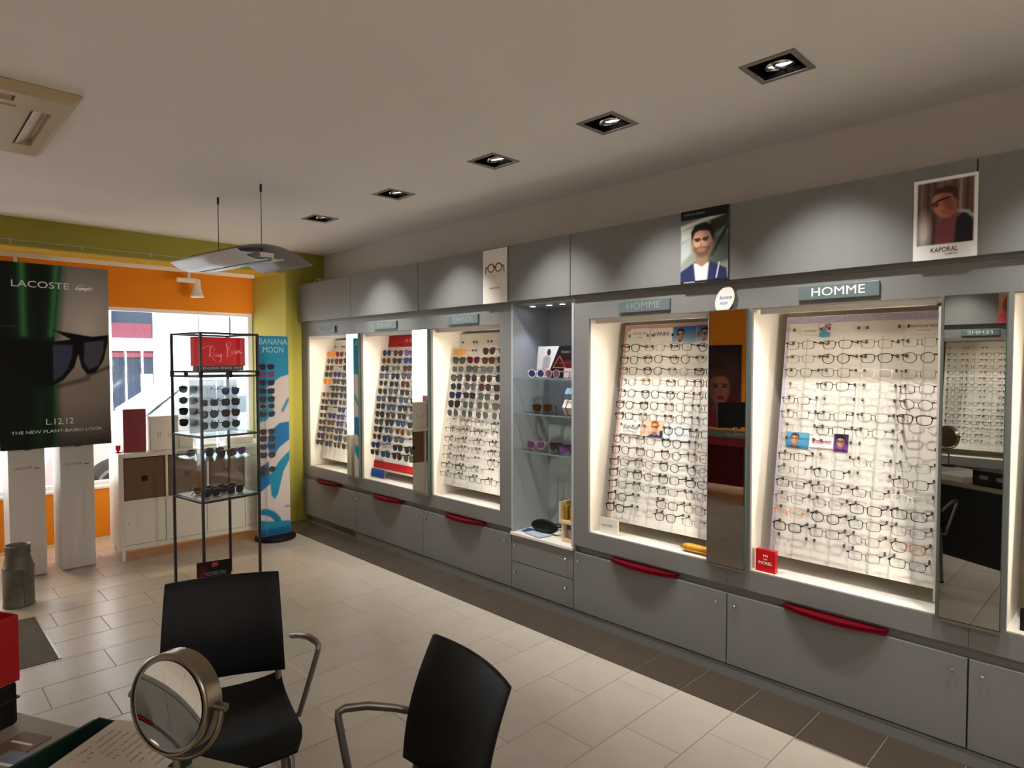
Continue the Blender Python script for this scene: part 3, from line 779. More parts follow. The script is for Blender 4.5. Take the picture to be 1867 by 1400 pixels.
pinned(L5, cx5[3]-.075, 1.675, cx5[3]+.06, 1.735, fy5, 'white word card at the top right of the lavender-bordered board', None, (236,232,224),
       [('MARCOLINI PARIS', .016, M_ink, .067, .034, .104), ('lunettes', .008, M_lettergrey, .067, .016, .05)])
def paint_smile(p):
    p.vgrad(0, (60,130,176), p.h, (96,168,206)); portrait(p, p.w*.38, p.h*.55, p.h*.62, (206,150,120), (92,58,36), (60,70,90), glasses=False)
pinned(L5, cx5[0]-.065, 1.140, cx5[0]+.042, 1.216, fy5, 'blue photo card of a smiling face, left of the red script card', paint_smile)
pinned(L5, cx5[0]+.044, 1.150, cx5[1]-.012, 1.205, fy5, 'white card with red script between two photo cards', None, (240,238,234), [('Optimiste', .030, M_redsolid, .055, .030, .085, .25)])
def paint_violet(p):
    p.vgrad(0, (120,70,150), p.h, (60,40,70)); portrait(p, p.w*.45, p.h*.55, p.h*.55, (190,140,120), (30,22,24), (90,40,110))
pinned(L5, cx5[1]-.010, 1.140, cx5[1]+.052, 1.222, fy5, 'violet photo card of a dark-haired face, right of the red script card', paint_violet)
pinned(L4, cx4[0]-.062, 1.680, cx4[0]+.075, 1.755, fy4, 'white card with faint grey words at top left of the pink-bordered board', None, (232,228,220),
       [('Oko by Oko', .020, M_lettergrey, .068, .046, .095), ('PARIS', .010, M_lettergrey, .068, .02, .04)])
pinned(L4, cx4[0]+.08, 1.672, cx4[1]+.062, 1.752, fy4, 'white card with a bold black word at the top of the pink-bordered board', None, (238,234,226), [('VANNI', .034, M_ink, .073, .045, .10)])
def paint_sky(p):
    p.vgrad(0, (170,190,210), p.h, (44,100,170)); portrait(p, p.w*.32, p.h*.48, p.h*.62, (188,140,116), (26,20,18), (200,206,214), glasses=False)
pinned(L4, cx4[1]+.068, 1.665, cx4[2]+.045, 1.756, fy4, 'photo card of a dark-haired face on blue sky, right of the bold word card', paint_sky)
pinned(L4, cx4[2]+.052, 1.668, cx4[3]+.03, 1.758, fy4, 'second photo card of a dark-haired face, beside the mirror edge', paint_sky)
pinned(L4, cx4[0]-.07, 1.130, cx4[0]+.072, 1.215, fy4, 'white card with black handwriting above an empty row', None, (234,230,226), [('Ray-Ban', .036, M_ink, .07, .042, .105, .3)])
def paint_orange(p):
    p.fill = None; p.vgrad(0, (214,170,130), p.h, (236,214,190)); p.poly([(0,0),(p.w*.5,0),(p.w*.4,p.h*.5),(0,p.h*.7)], (226,190,160))
    portrait(p, p.w*.62, p.h*.56, p.h*.6, (222,160,120), (170,80,40), (40,60,120)); p.poly([(p.w*.86,0),(p.w,0),(p.w,p.h*.4),(p.w*.86,p.h*.4)], (36,58,100))
pinned(L4, cx4[0]+.076, 1.126, cx4[1]+.055, 1.225, fy4, 'pale orange photo card of a red-haired face in glasses', paint_orange)
pinned(L4, cx4[1]+.06, 1.120, cx4[2]+.07, 1.205, fy4, 'plain bluish white card in the middle of the pink-bordered board', None, (216,224,230))
def paint_red(p): p.vgrad(0, (196,36,36), p.h, (168,26,30))
pinned(L2, .108, 1.690, .78, 1.79, fy2, 'red card along the top of the second board', paint_red, words=[('M HOMME', .05, mat('pinkish_letters', S(232,170,160), .6), .40, .05, .30)])
pinned(L2, .108, .640, .80, .702, fy2, 'red band card along the bottom of the second board', paint_red)
def paint_blue(p): p.vgrad(0, (28,58,120), p.h, (40,80,150))
pinned(L2, .112, .566, .32, .634, lambda z: .09, 'small blue card below the red band card', paint_blue)

# nearest niche, mostly outside the picture: side wall, black card at its foot
def foot_card(loc, x0, z0, w, h, y, label, painter, words=(), thick=.004, name='counter_card', base=(240,236,230), rot=RW, edge=M_ink, lean=0., group=None, cat='card'):
    t = thing(name, label, cat, loc, rot, group)
    c = MB().box(0, 0, 0, w, thick, h).build('card', edge, t, (x0, y, z0)); c.rotation_euler = (lean, 0, 0)
    p = Print(w, h, base, step=.0025)
    if painter: painter(p)
    p.build('print', c, (0, -.0006, 0))
    for q in words: text('lettering', q[0], q[1], q[2], c, (q[3], -.0012, q[4]), width=q[5] if len(q) > 5 else None, depth=.0003)
    return t
foot_card(right(B[6]), .145, .5545, .16, .085, .06, 'small black card standing at the foot of the nearest niche', lambda p: p.ell(.08, .04, .2, .2, (20,18,18)), [('L', .05, M_letter, .03, .042)])
foot_card(L5, .128, .5545, .094, .105, .036, 'red block standing at the foot of the bright HOMME niche', lambda p: p.ell(.05, .05, .3, .3, (196,20,28)),
          [('MOREL', .020, M_letter, .047, .042, .066), ('m', .022, M_letter, .047, .078, .022), ('LES', .008, M_letter, .047, .060, .016)], thick=.028, name='brand_block', edge=M_redsolid, cat='block')
foot_card(L4, .150, .5545, .135, .090, .055, 'clear block with small grey words at the foot of the dim HOMME niche', lambda p: p.ell(.05, .05, .3, .3, (226,222,212)),
          [('LACOSTE', .017, M_lettergrey, .06, .048, .075)], thick=.012, name='brand_block', edge=mat('ivory_acrylic', S(214,200,160), .3), cat='block')
def gold_case():
    t = thing('case', 'ribbed golden case lying at the right foot of the dim HOMME niche', 'case', (XC+.075, B[4]-.79, .5545), RW)
    mb = MB(); prof = []
    for i in range(17):
        x = -.10+.2*i/16; e = math.sqrt(max(0, 1-(abs(x)/.1)**6)); prof.append((x, .024*e))
    mb.tube([(x, 0, .0245) for x, r in prof], [max(.002, r*(1 if i % 2 else .9)) for i, (x, r) in enumerate(prof)], 12)
    mb.build('shell', mat('gold_case', S(196,140,40), .35, .3, var=.2, scale=80), t)
    MB().box(-.097, -.0245, .022, .097, .0245, .026).build('seam', mat('dark_gold', S(120,84,24), .4), t)
gold_case()
def oval_sign():
    t = thing('oval_sign', 'white oval card with blue script, standing on top of the mirror', 'sign', (XC-.012, 1.498, 1.855), RW)
    t.rotation_euler = (0, math.radians(24), RW)
    MB().prism([(.046*math.cos(a), .066*math.sin(a)) for a in np.linspace(0, 2*PI, 33)[:-1]], -.004, 0).build('card', M_paper, t)
    for w, z, c, s in (('bonne', .012, M_blue, .026), ('vue', -.016, mat('pale_blue_ink', S(110,150,190), .6), .03)):
        text('lettering', w, s, c, t, (0, -.0045, z), slant=.3, depth=.0003, rot=(0, math.radians(-24), 0))
    return t
oval_sign()

# posters leaning against the upper panels
def poster(y, w, h, z0, label, painter, words=(), base=(240,238,234), thick=.006, edge=M_blackmatt, step=.004, group='posters on the upper cabinet panels'):
    t = thing('poster', label, 'poster', (XC-.0415, y, z0), RW, group)
    MB().box(0, 0, 0, w, thick, h).build('card', edge, t)
    p = Print(w, h, base, step); painter(p); p.build('print', t, (0, -.0006, 0))
    for q in words: text('lettering', q[0], q[1], q[2], t, (q[3], -.0012, q[4]), width=q[5] if len(q) > 5 else None, depth=.0003)
def paint_kaporal(p):
    w, h = p.w, p.h
    p.poly([(.012,.056),(w-.012,.056),(w-.012,h-.012),(.012,h-.012)], (96,74,66))
    for i in range(9):
        x = .02+i*.021; p.poly([(x,.056),(x+.009,.056),(x+.012,h-.013),(x+.004,h-.013)], R0.choice([(122,98,88), (70,52,46), (150,128,116), (190,180,172)]), soft=.004)
    p.ell(.035, .11, .02, .06, (206,196,190), soft=.012)
    p.poly([(.075,.056),(.075,.12),(.10,.165),(.16,.17),(w-.013,.14),(w-.013,.056)], (120,66,72), soft=.003)
    p.poly([(.135,.056),(.14,.15),(.17,.172),(w-.013,.13),(w-.013,.056)], (34,34,38), soft=.003)
    p.line([(.105,.165),(.135,.178),(.175,.168),(w-.014,.15)], .006, (150,156,166), soft=.003)
    p.ell(.100, .205, .038, .052, (176,112,92), rot=.35, soft=.003); p.ell(.118, .205, .020, .045, (128,70,58), rot=.35, soft=.012)
    p.poly([(.068,.245),(.075,.268),(.115,.276),(.142,.258),(.146,.215),(.135,.225),(.125,.243),(.095,.25)], (64,40,30), soft=.004)
    p.line([(.060,.208),(.082,.222),(.118,.230)], .0035, (40,22,20)); p.ell(.072, .208, .012, .010, (90,52,46), soft=.003)
    p.poly([(.10,.165),(.09,.185),(.125,.18),(.14,.172)], (150,92,76), soft=.003)
    for b in ((0,0,w,.056),(0,h-.012,w,h),(0,0,.012,h),(w-.012,0,w,h)): p.poly([(b[0]-.01,b[1]-.01),(b[2]+.01,b[1]-.01),(b[2]+.01,b[3]),(b[0]-.01,b[3])] if b[1] == 0 and b[3] < h else [(b[0],b[1]),(b[2],b[1]),(b[2],b[3]),(b[0],b[3])], (232,230,226))
poster(.698, .206, .308, 1.9455, 'white-bordered photo poster of a man in profile with backpack strap, nearest of the posters', paint_kaporal, [('KAPORAL', .026, M_ink, .103, .034, .088), ('LUNETTES', .009, M_lettergrey, .125, .017, .04)], edge=M_paper, step=.003)
def paint_man(p):
    w, h = p.w, p.h
    p.vgrad(0, (150,150,140), h, (96,110,96))
    for q in ((0,.21,.26,.27,(190,194,186)), (.1,.05,.26,.2,(72,84,70)), (0,.1,.06,.2,(170,176,170)), (.16,.22,.26,.3,(40,46,40))):
        p.poly([(q[0],q[1]),(q[2],q[1]+.05),(q[2],q[3]+.03),(q[0],q[3])], q[4], soft=.01)
    p.line([(.17,.13),(.25,.26)], .008, (34,40,36), soft=.004); p.line([(.0,.28),(.25,.33)], .01, (210,212,206), soft=.006)
    portrait(p, .118, .198, .150, (206,156,124), (28,22,20), (36,40,78), beard=(92,62,46), inner=(214,212,208), tilt=.06, glasses=False)
    p.line([(.078,.214),(.110,.211)], .0030, (28,20,18), soft=.003); p.line([(.122,.212),(.150,.219)], .0030, (28,20,18), soft=.003)
    p.line([(.195,.02),(.21,.09)], .004, (200,200,214)); p.poly([(0,h-.045),(w,h-.045),(w,h),(0,h)], (20,20,22)); p.poly([(0,0),(w,0),(w,.012),(0,.012)], (20,20,22))
poster(1.724, .256, .362, 1.9455, 'dark-framed photo poster of a bearded man in navy jacket', paint_man, [('PORSCHE DESIGN', .014, M_letterdim, .075, .342, .11), ('EYEWEAR', .009, M_letter, .05, .006, .06)], step=.003)
def paint_whiteposter(p):
    for sx in (-1, 1):
        cx = .115+sx*.036
        ring = [(cx+.031*math.cos(a), .232+.026*math.sin(a)) for a in np.linspace(0, 2*PI, 20)]
        p.line(ring, .0042, (70,40,30)); p.line([(cx+sx*.03,.242),(cx+sx*.05,.236),(cx+sx*.052,.2)], .004, (60,36,28))
    p.line([(.10,.238),(.13,.238)], .004, (70,40,30)); p.ell(.115, .185, .06, .016, (206,202,196), soft=.02)
poster(3.220, .230, .354, 1.9455, 'plain white poster showing one pair of brown eyeglasses', paint_whiteposter, [('minamoto', .020, M_lettergrey, .115, .100, .10)], base=(226,220,210), edge=M_paper)

# ------------------------------------------------------------------ ceiling spots, cassette, hanging light
SPN = ['farthest', 'fourth from the front', 'third from the front', 'second from the front', 'nearest visible']
def ceiling_spot(i, x, y):
    aim = 1 if x > 0 else -1
    if i < 5: lb = f'{SPN[i]} square recessed spot in the row along the right wall'
    elif i == 5: lb = 'added unseen spot extending the right row, outside the photo'
    else: lb = f'added unseen spot lighting the opposite wall, {ORD[i-5]} from the window'
    t = thing('ceiling_spot', lb, 'ceiling light', (x, y, ZC), 0 if aim > 0 else PI, 'recessed spots along the right wall' if i < 6 else 'added unseen spots along the opposite wall')
    fr = MB(); o, h = .100, HS-.002
    for b in ((-o,-o,o,-h), (-o,h,o,o), (-o,-h,-h,h), (h,-h,o,h)): fr.box(b[0], b[1], -.004, b[2], b[3], .002)
    fr.build('trim_frame', mat('spot_trim', S(134,128,120), .5), t)
    bx = MB()
    for b in ((-h,-h,-h+.004,h), (h-.004,-h,h,h), (-h,-h,h,-h+.004), (-h,h-.004,h,h)): bx.box(b[0], b[1], .0, b[2], b[3], .15)
    bx.box(-h, -h, .146, h, h, .15); bx.build('can', mat('can_black', S(7,7,7), .9, spec=.1), t)
    a = math.radians(12); lamp = thing('lamp', None, None); lamp.parent = t; lamp.location = (.026, 0, .013); lamp.rotation_euler = (0, -a, 0)
    MB().lathe([(.020, .060), (.046, .014), (.051, -.004), (.053, -.004), (.053, .014), (.024, .065)], 28, cap=False).build('reflector', M_chrome, lamp)
    MB().lathe([(.0, .010), (.030, .009), (.045, .006)], 28, cap=False).build('bulb', emit_mat('spot_bulb', (1,.96,.90), 9.), lamp)
    MB().box(-.060, -.004, -.010, .060, .004, -.004).build('cross_bar', M_black, lamp)
    l = bpy.data.lights.new('spot_beam', 'SPOT'); l.energy = SPOT_W; l.color = (1, .98, .95); l.spot_size = math.radians(69); l.spot_blend = .9; l.shadow_soft_size = .030
    so = link('spot_beam', l, t, (.012, 0, -.006)); so.rotation_euler = (0, -math.radians(22), 0)
for i, (x, y) in enumerate(DL): ceiling_spot(i, x, y)

def cassette():
    t = thing('air_conditioner', 'cream ceiling air conditioner cassette with central grille', 'air conditioner', (.12, 3.55, ZC))
    h = .475; b = MB(); z0 = -.038
    prof = [(h, 0), (h+.004, -.006), (h-.012, -.022), (h-.03, z0)]
    for s in range(4):
        c, n = round(math.cos(s*PI/2)), round(math.sin(s*PI/2)); v = []
        for r, z in prof:
            for q in (-r, r): v.append((c*r-n*q, n*r+c*q, z))
        b.add(v, [(2*i, 2*i+1, 2*i+3, 2*i+2) for i in range(3)])
        # margins around the outlet of this side
        def R(x0, y0, x1, y1, z=z0):
            P = [(x0,y0),(x1,y0),(x1,y1),(x0,y1)]; b.add([(c*x-n*y, n*x+c*y, z) for x, y in P], [(0,1,2,3)])
        r = h-.03; o0, o1, ol = .335, .405, .27
        R(o1, -o1, r, o1); R(o0, ol, o1, o0); R(o0, -o1, o1, -ol); R(.285, -.285, o0, .285); R(.285, -o0, o0, -.285)
        b.add([(c*x-n*y, n*x+c*y, z0) for x, y in ((o1,o1),(r,o1),(r,r),(o1,r))], [(0,1,2,3)])
        for (x0, y0, z_0, x1, y1, z_1) in ((o0,-ol,z0,o0,ol,0),(o1,-ol,z0,o1,ol,0)):
            if x0 == o0:
                for yy in (-ol, ol): b.add([(c*x-n*y, n*x+c*y, z) for x, y, z in ((o0,yy,z0),(o1,yy,z0),(o1,yy,-.004),(o0,yy,-.004))], [(0,1,2,3)])
            P = [(x0,y0,z0),(x0,y1,z0),(x0,y1,-.004),(x0,y0,-.004)]; b.add([(c*x-n*y, n*x+c*y, z) for x, y, z in P], [(0,1,2,3)])
    b.box(-.41, -.41, -.010, .41, .41, -.003)
    b.build('panel', M_cream, t)
    for s in range(4):
        c, n = round(math.cos(s*PI/2)), round(math.sin(s*PI/2)); mb = MB()
        P = [(.345,-.262,-.034),(.345,.262,-.034),(.385,.262,-.014),(.385,-.262,-.014),(.349,-.262,-.037),(.349,.262,-.037),(.389,.262,-.017),(.389,-.262,-.017)]
        mb.add([(c*x-n*y, n*x+c*y, z) for x, y, z in P], [(0,1,2,3),(7,6,5,4),(0,4,5,1),(1,5,6,2),(2,6,7,3),(3,7,4,0)]); mb.build('louver', M_cream, t)
    g = MB()
    for bb in ((-.285,-.285,.285,-.235), (-.285,.235,.285,.285), (-.285,-.235,-.235,.235), (.235,-.235,.285,.235)): g.box(bb[0], bb[1], z0-.004, bb[2], bb[3], z0+.002)
    gr = g.build('grille', M_cream, t)
    MB().box(-.236, -.236, -.016, .236, .236, -.012).build('filter', mat('filter_brown', S(70,56,42), .9), gr)
    me = MB().box(-.232, -.0065, -.006, .232, .0065, .004).mesh('slat', [M_cream])
    for i in range(20):
        o = link('slat', me, gr, (0, -.223+.0235*i, z0+.002)); o.rotation_euler = (math.radians(20), 0, 0)
cassette()

def wing_light():
    t = thing('pendant_light', 'pale curved wing light hanging on two thin cables in front of the green beam', 'pendant light', (1.607, 4.076, 0))
    ax = Vector((1.641-1.571, 3.828-4.325, 0)).normalized(); ang = math.atan2(ax.y, ax.x); t.rotation_euler = (0, 0, ang)
    zz = 2.165; L = .47
    # local x along the cables' line (towards the camera), y across
    def leaf(y0, y1, z0, z1, sag, x0, x1, skew, name, mt):
        n = 12; mb = MB(); v = []
        for th in (0, .008):
            for i in range(n+1):
                s = i/n; y = y0+(y1-y0)*s; z = z0+(z1-z0)*s-sag*math.sin(PI*s)
                e = skew*s
                v += [(x0+e, y, zz+z+th), (x1+e, y, zz+z+th)]
        m = 2*(n+1); f = []
        for i in range(n):
            a = 2*i; f += [(a, a+1, a+3, a+2), (m+a, m+a+2, m+a+3, m+a+1)]; f += [(a, a+2, m+a+2, m+a), (a+1, m+a+1, m+a+3, a+3)]
        f += [(0, m, m+1, 1), (2*n, 2*n+1, m+2*n+1, m+2*n)]
        mb.add(v, f, 0, True); return mb.build(name, mt, t)
    leaf(-.012, -.21, .0, .035, .028, -L, L*.72, .0, 'wing', mat('white_wing', S(206,208,214), .45))
    leaf(.012, .085, .0, .006, .004, -L, L*.75, .0, 'wing', mat('white_wing', S(206,208,214), .45))
    leaf(-.19, .29, .05, -.005, -.055, -L*.5, L*.74, .0, 'upper_shell', mat('grey_wing', S(120,118,116), .5))
    MB().box(-L, -.013, zz-.006, L*.72, .013, zz+.012).build('spine', mat('blue_grey_spine', S(96,108,136), .4), t)
    MB().box(-L*.9, -.045, zz+.014, L*.66, .045, zz+.045).build('lamp_tray', mat('lamp_housing', S(220,214,204), .5), t)
    for x in (-.251, .251):
        c = MB().tube([(x, 0, zz+.04), (x, 0, ZC-.03)], .0022, 6).build('cable', M_dksteel, t)
        MB().tube([(x, 0, ZC-.045), (x, 0, ZC)], .007, 10).build('ceiling_grip', M_dksteel, c)
        MB().tube([(x, 0, zz+.04), (x, 0, zz+.075)], .006, 8).build('cable_grip', M_dksteel, c)
wing_light()

# track and spotlights in the window recess; rail wire along the beam
def window_track():
    t = thing('track_rail', 'white lighting track under the warm-lit window soffit', 'light track', (0, 6.30, 2.415))
    MB().box(WX0+.2, -.018, -.032, 2.62, .018, 0).build('rail', M_frame, t)
    for i, (x, lb) in enumerate(((2.02, 'white bell track spotlight in front of the orange band, left of the hanging wing light'), (.75, 'white track spotlight hidden behind the big poster'), (-.4, 'white track spotlight further along the window, outside the photo'))):
        s = thing('track_spotlight', lb, 'spotlight', (x, 6.30, 2.383), 0, 'white spotlights on the window track')
        MB().tube([(0,0,-.002), (0,0,-.06)], .012, 10).build('stem', M_frame, s)
        bevel(MB().box(-.105, -.022, -.092, .075, .022, -.052).build('arm', M_frame, s), .006)
        MB().lathe([(.030, -.06), (.032, -.12), (.052, -.20), (.058, -.205), (.058, -.222), (.054, -.222), (.05, -.2), (.02, -.12)], 24, o=(.07, 0, 0), cap=False).build('bell', M_frame, s)
        MB().lathe([(0, -.2105), (.050, -.2105)], 24, o=(.07, 0, 0), cap=False).build('lamp_face', emit_mat('warm_face', (1,.72,.42), 3.2), s)
        l = bpy.data.lights.new('track_beam', 'SPOT'); l.energy = 42; l.color = (1, .72, .42); l.spot_size = math.radians(100); l.spot_blend = .6; l.shadow_soft_size = .04
        o = link('track_beam', l, s, (.07, 0, -.228)); o.rotation_euler = (math.radians(-12), 0, 0)
    r = thing('wire_rail', 'thin pale hanging rail along the lower edge of the green beam', 'rail', (0, YF-.012, 2.455))
    MB().tube([(-1.2, 0, 0), (1.95, 0, 0)], .0045, 8).build('rod', mat('pale_rod', S(176,170,150), .4, .4), r)
    for x in (.68, 1.12, 1.6): MB().box(x-.008, -.006, -.022, x+.008, .013, .01).build('clip', mat('pale_rod', S(176,170,150), .4, .4), r)
window_track()
def ceiling_sensor():
    t = thing('alarm_sensor', 'small cream device on top of the farthest cabinet by the green corner', 'sensor', (3.02, 5.70, 2.3085))
    bevel(MB().box(-.035, -.04, 0, .035, .04, .05).build('body', M_cream, t), .008); MB().box(-.037, -.02, .012, -.034, .02, .034).build('lens', M_black, t)
ceiling_sensor()

# crocodile emblem (outline), reused on the poster and the totems
CROC = [[(.10,.05),(.22,.13),(.42,.16),(.60,.15),(.70,.12),(.70,.03),(.56,.0),(.30,-.01),(.16,.0)],
        [(.66,.15),(.80,.19),(1.0,.185),(.99,.150),(.84,.135),(.68,.09)], [(.66,.10),(.80,.085),(.98,.045),(.96,.02),(.78,.02),(.66,.03)],
        [(.02,-.03),(-.01,.03),(.04,.10),(.12,.07),(.17,.03),(.14,.0)], [(.04,.10),(.10,.19),(.16,.17),(.12,.07)], [(.10,.19),(.22,.27),(.25,.235),(.16,.17)],
        [(.22,.27),(.38,.315),(.38,.285),(.25,.235)], [(.38,.315),(.56,.345),(.60,.335),(.38,.285)],
        [(.24,.0),(.20,-.08),(.27,-.08),(.34,.0)], [(.52,.0),(.55,-.09),(.62,-.08),(.62,.01)], [(.76,.18),(.79,.215),(.84,.185)]]
def croc(parent, x, z, w, mt, y=-.001):
    mb = MB()
    for pl in CROC: mb.add([(x+w*a, y, z+w*b) for a, b in pl], [tuple(range(len(pl)))])
    return mb.build('crocodile_emblem', mt, parent)

def lacoste_poster():
    x0, z0, w, h = .556, .943, .666, 1.312; Y = 5.60
    t = thing('hanging_poster', 'big hanging poster of dark sunglasses against green cloth, at the left', 'poster', (x0, Y, 0))
    MB().box(0, 0, z0, w, .006, z0+h).build('panel', M_blackmatt, t)
    p = Print(w, h, (96,92,88), .0055)
    p.vgrad(0, (66,60,56), h, (72,66,66)); 
    p.ell(w*.78, h*.62, .30, .44, (214,208,200), soft=.25); p.ell(w*.72, h*.30, .3, .2, (158,148,136), soft=.2)
    # folded green cloth on the left
    p.poly([(0,0),(w*.46,0),(w*.47,h*.34),(w*.49,h*.62),(w*.56,h),(0,h)], (14,22,18), soft=.004)
    for xa, xb, wd in ((.22, .215, .05), (.46, .52, .055)):
        for k, (cc, sf) in enumerate((((28,76,46), .045), ((70,150,90), .020))):
            p.line([(w*xa, h*.62), (w*(xa+xb)/2, h*.8), (w*xb, h*1.02)], (.030, .012)[k], cc, soft=sf)
    p.line([(w*.33, 0), (w*.37, h*.3)], .035, (22,52,34), soft=.04); p.line([(w*.47, 0), (w*.47, h*.35)], .02, (28,66,40), soft=.03)
    # sunglasses
    fr = (14,14,18)
    p.poly([(w*.47,h*.645),(w*.98,h*.60),(w*.97,h*.565),(w*.72,h*.57)], fr, soft=.003)
    p.poly([(w*.45,h*.58),(w*.99,h*.625),(w*.985,h*.58),(w*.94,h*.48),(w*.86,h*.408),(w*.78,h*.400),(w*.73,h*.44),(w*.70,h*.515),(w*.66,h*.44),(w*.56,h*.37),(w*.46,h*.34)], fr, soft=.003)
    p.poly([(w*.47,h*.565),(w*.65,h*.565),(w*.645,h*.50),(w*.60,h*.43),(w*.54,h*.39),(w*.47,h*.365)], (66,76,100), soft=.006)
    p.poly([(w*.76,h*.58),(w*.95,h*.595),(w*.94,h*.53),(w*.89,h*.45),(w*.80,h*.425),(w*.75,h*.47)], (88,88,104), soft=.006)
    p.poly([(w*.0,h*.60),(w*.45,h*.585),(w*.46,h*.34),(w*.3,h*.36),(w*.12,h*.44),(0,h*.5)], (9,13,12), soft=.01)
    p.line([(w*.79,h*.395),(w*.99,h*.44)], .006, (60,54,50), soft=.015); p.line([(w*.50,h*.335),(w*.78,h*.375)], .006, (62,56,50), soft=.02)
    p.line([(w*.80,h*.062),(w*.965,h*.068)], .002, (150,110,80)); p.ell(w*.93, h*.115, .022, .018, (118,112,106), soft=.01)
    p.build('print', t, (0, -.0012, z0))
    L = M_letter
    text('lettering', 'LACOSTE', .066, L, t, (.250, -.002, z0+h-.150), width=.335, depth=.0004)
    croc(t, .455, z0+h-.166, .115, L, -.002)
    text('lettering', 'L.12.12', .062, L, t, (.345, -.002, z0+.185), width=.165, depth=.0004)
    text('lettering', 'THE NEW PLANT-BASED LOOK', .032, L, t, (.335, -.002, z0+.118), width=.545, depth=.0004)
    text('lettering', 'ROLAND', .02, mat('faint_green_letters', S(70,92,78), .6), t, (.06, -.002, z0+h*.66), slant=.2, depth=.0004)
    for x in (.06, w-.06):
        MB().tube([(x, .003, z0+h), (x, .003, ZC)], .0009, 5).build('hanging_line', M_acrylic, t)
lacoste_poster()

def totem(x0, y0, lb):
    t = thing('display_totem', lb, 'display column', (x0, y0, 0), 0, 'white word columns in the shop window')
    bevel(MB().box(0, 0, .004, .214, .30, 1.02).build('column', mat('pearl_white', S(206,204,200), .45, bump=.15, scale=90), t), .003)
    text('lettering', 'LACOSTE', .026, M_lettergrey, t, (.085, -.001, .795), width=.105); croc(t, .150, .786, .036, M_ink)
    croc(t, .090, .925, .055, M_ink)
totem(.610, 5.725, 'left white word column, behind the zinc can'); totem(.916, 5.725, 'right white word column, beside the white cube shelf')

def milk_can():
    t = thing('milk_can', 'old zinc milk can on the floor in front of the left white column', 'can', (.583, 5.115, 0))
    MB().lathe([(.084, 0), (.086, .004), (.083, .012), (.083, .235), (.087, .242), (.087, .250), (.080, .258), (.066, .315), (.064, .330), (.068, .334), (.066, .345), (.067, .385), (.070, .388), (.067, .391), (.062, .388), (.060, .33), (.0, .33)], 32, cap=False).build('body', M_zinc, t)
    for a in (-2.0,): MB().box(-.004, -.0875, .01, .004, -.080, .25).build('seam', M_zinc, t, rotz=.25)
milk_can()

# ------------------------------------------------------------------ white cube shelf by the window and what stands on it
KX, KY, KR = 1.275, 5.645, -math.radians(3)
KW, KZ0, KZ1, KD = 1.30, .085, .843, .39
def cube_shelf():
    t = thing('cube_shelf', 'white cube shelf on short legs below the window', 'shelf', (KX, KY, 0), KR)
    th = .034; w = KW
    f = MB(); f.box(0, 0, KZ0, w, KD, KZ0+th); f.box(0, 0, KZ1-th, w, KD, KZ1); f.box(0, 0, KZ0+th, th, KD, KZ1-th); f.box(w-th, 0, KZ0+th, w, KD, KZ1-th)
    bevel(f.build('frame', M_whitegloss, t), .002)
    zi = (KZ0+KZ1)/2; i = MB(); i.box(th, .004, zi-.008, w-th, KD, zi+.008)
    cw = (w-2*th-3*.016)/4; xs = [th+k*(cw+.016) for k in range(4)]
    for k in range(1, 4): i.box(xs[k]-.016, .004, KZ0+th, xs[k], KD, KZ1-th)
    i.build('divider', M_whitegloss, t); MB().box(th, KD-.008, KZ0+th, w-th, KD, KZ1-th).build('back_panel', M_whitegloss, t)
    for x, y in ((.03, .035), (w-.03, .035), (.03, KD-.035), (w-.03, KD-.035)): MB().tube([(x, y, 0), (x, y, KZ0)], .014, 14).build('leg', M_frame, t)
    for k in range(4):
        d = MB().cbox(xs[k]+.002, .010, KZ0+th+.002, xs[k]+cw-.002, .026, zi-.010, .002).build('door', M_whitegloss, t)
        MB().lathe([(.004, 0), (.008, .006), (.008, .012), (0, .014)], 10, cap=False).build('knob', M_frame, d, (xs[k]+.03, .010, (KZ0+zi)/2+.02)).rotation_euler = (PI/2, 0, 0)
    d = MB().cbox(xs[3]+.002, .010, zi+.010, xs[3]+cw-.002, .026, KZ1-th-.002, .002).build('door', M_whitegloss, t)
    MB().lathe([(.004, 0), (.008, .006), (.008, .012), (0, .014)], 10, cap=False).build('knob', M_frame, d, (xs[3]+.03, .010, .66)).rotation_euler = (PI/2, 0, 0)
    return xs, cw, zi, th
kxs, kcw, kzi, kth = cube_shelf()
kc, ks = math.cos(KR), math.sin(KR)
def kpos(x, y, z): return (KX+kc*x-ks*y, KY+ks*x+kc*y, z)
for k in range(3):
    t = thing('basket', ['brown woven basket with black square grip, in the left upper cube', 'brown woven basket in the second upper cube, behind the vitrine leg', 'brown woven basket in the third upper cube, seen through the vitrine'][k], 'basket', kpos(kxs[k], .02, kzi+.0085), KR, 'woven baskets in the cube shelf')
    bw, bh = kcw-.012, KZ1-kth-kzi-.018; mb = MB(); g = .022; cx, cz = .006+bw/2, bh*.5
    mb.box(.006, 0, 0, cx-g, .012, bh); mb.box(cx+g, 0, 0, .006+bw, .012, bh); mb.box(cx-g, 0, 0, cx+g, .012, cz-g); mb.box(cx-g, 0, cz+g, cx+g, .012, bh)
    mb.box(.006, .012, 0, .018, .34, bh); mb.box(bw-.006, .012, 0, .006+bw, .34, bh); mb.box(.018, .33, 0, bw-.006, .34, bh); mb.box(.018, .012, 0, bw-.006, .33, .01)
    mb.build('basket_body', M_basket, t)
    MB().box(cx-g-.004, .0125, cz-g-.004, cx+g+.004, .016, cz+g+.004).build('grip_hole', M_blackmatt, t)
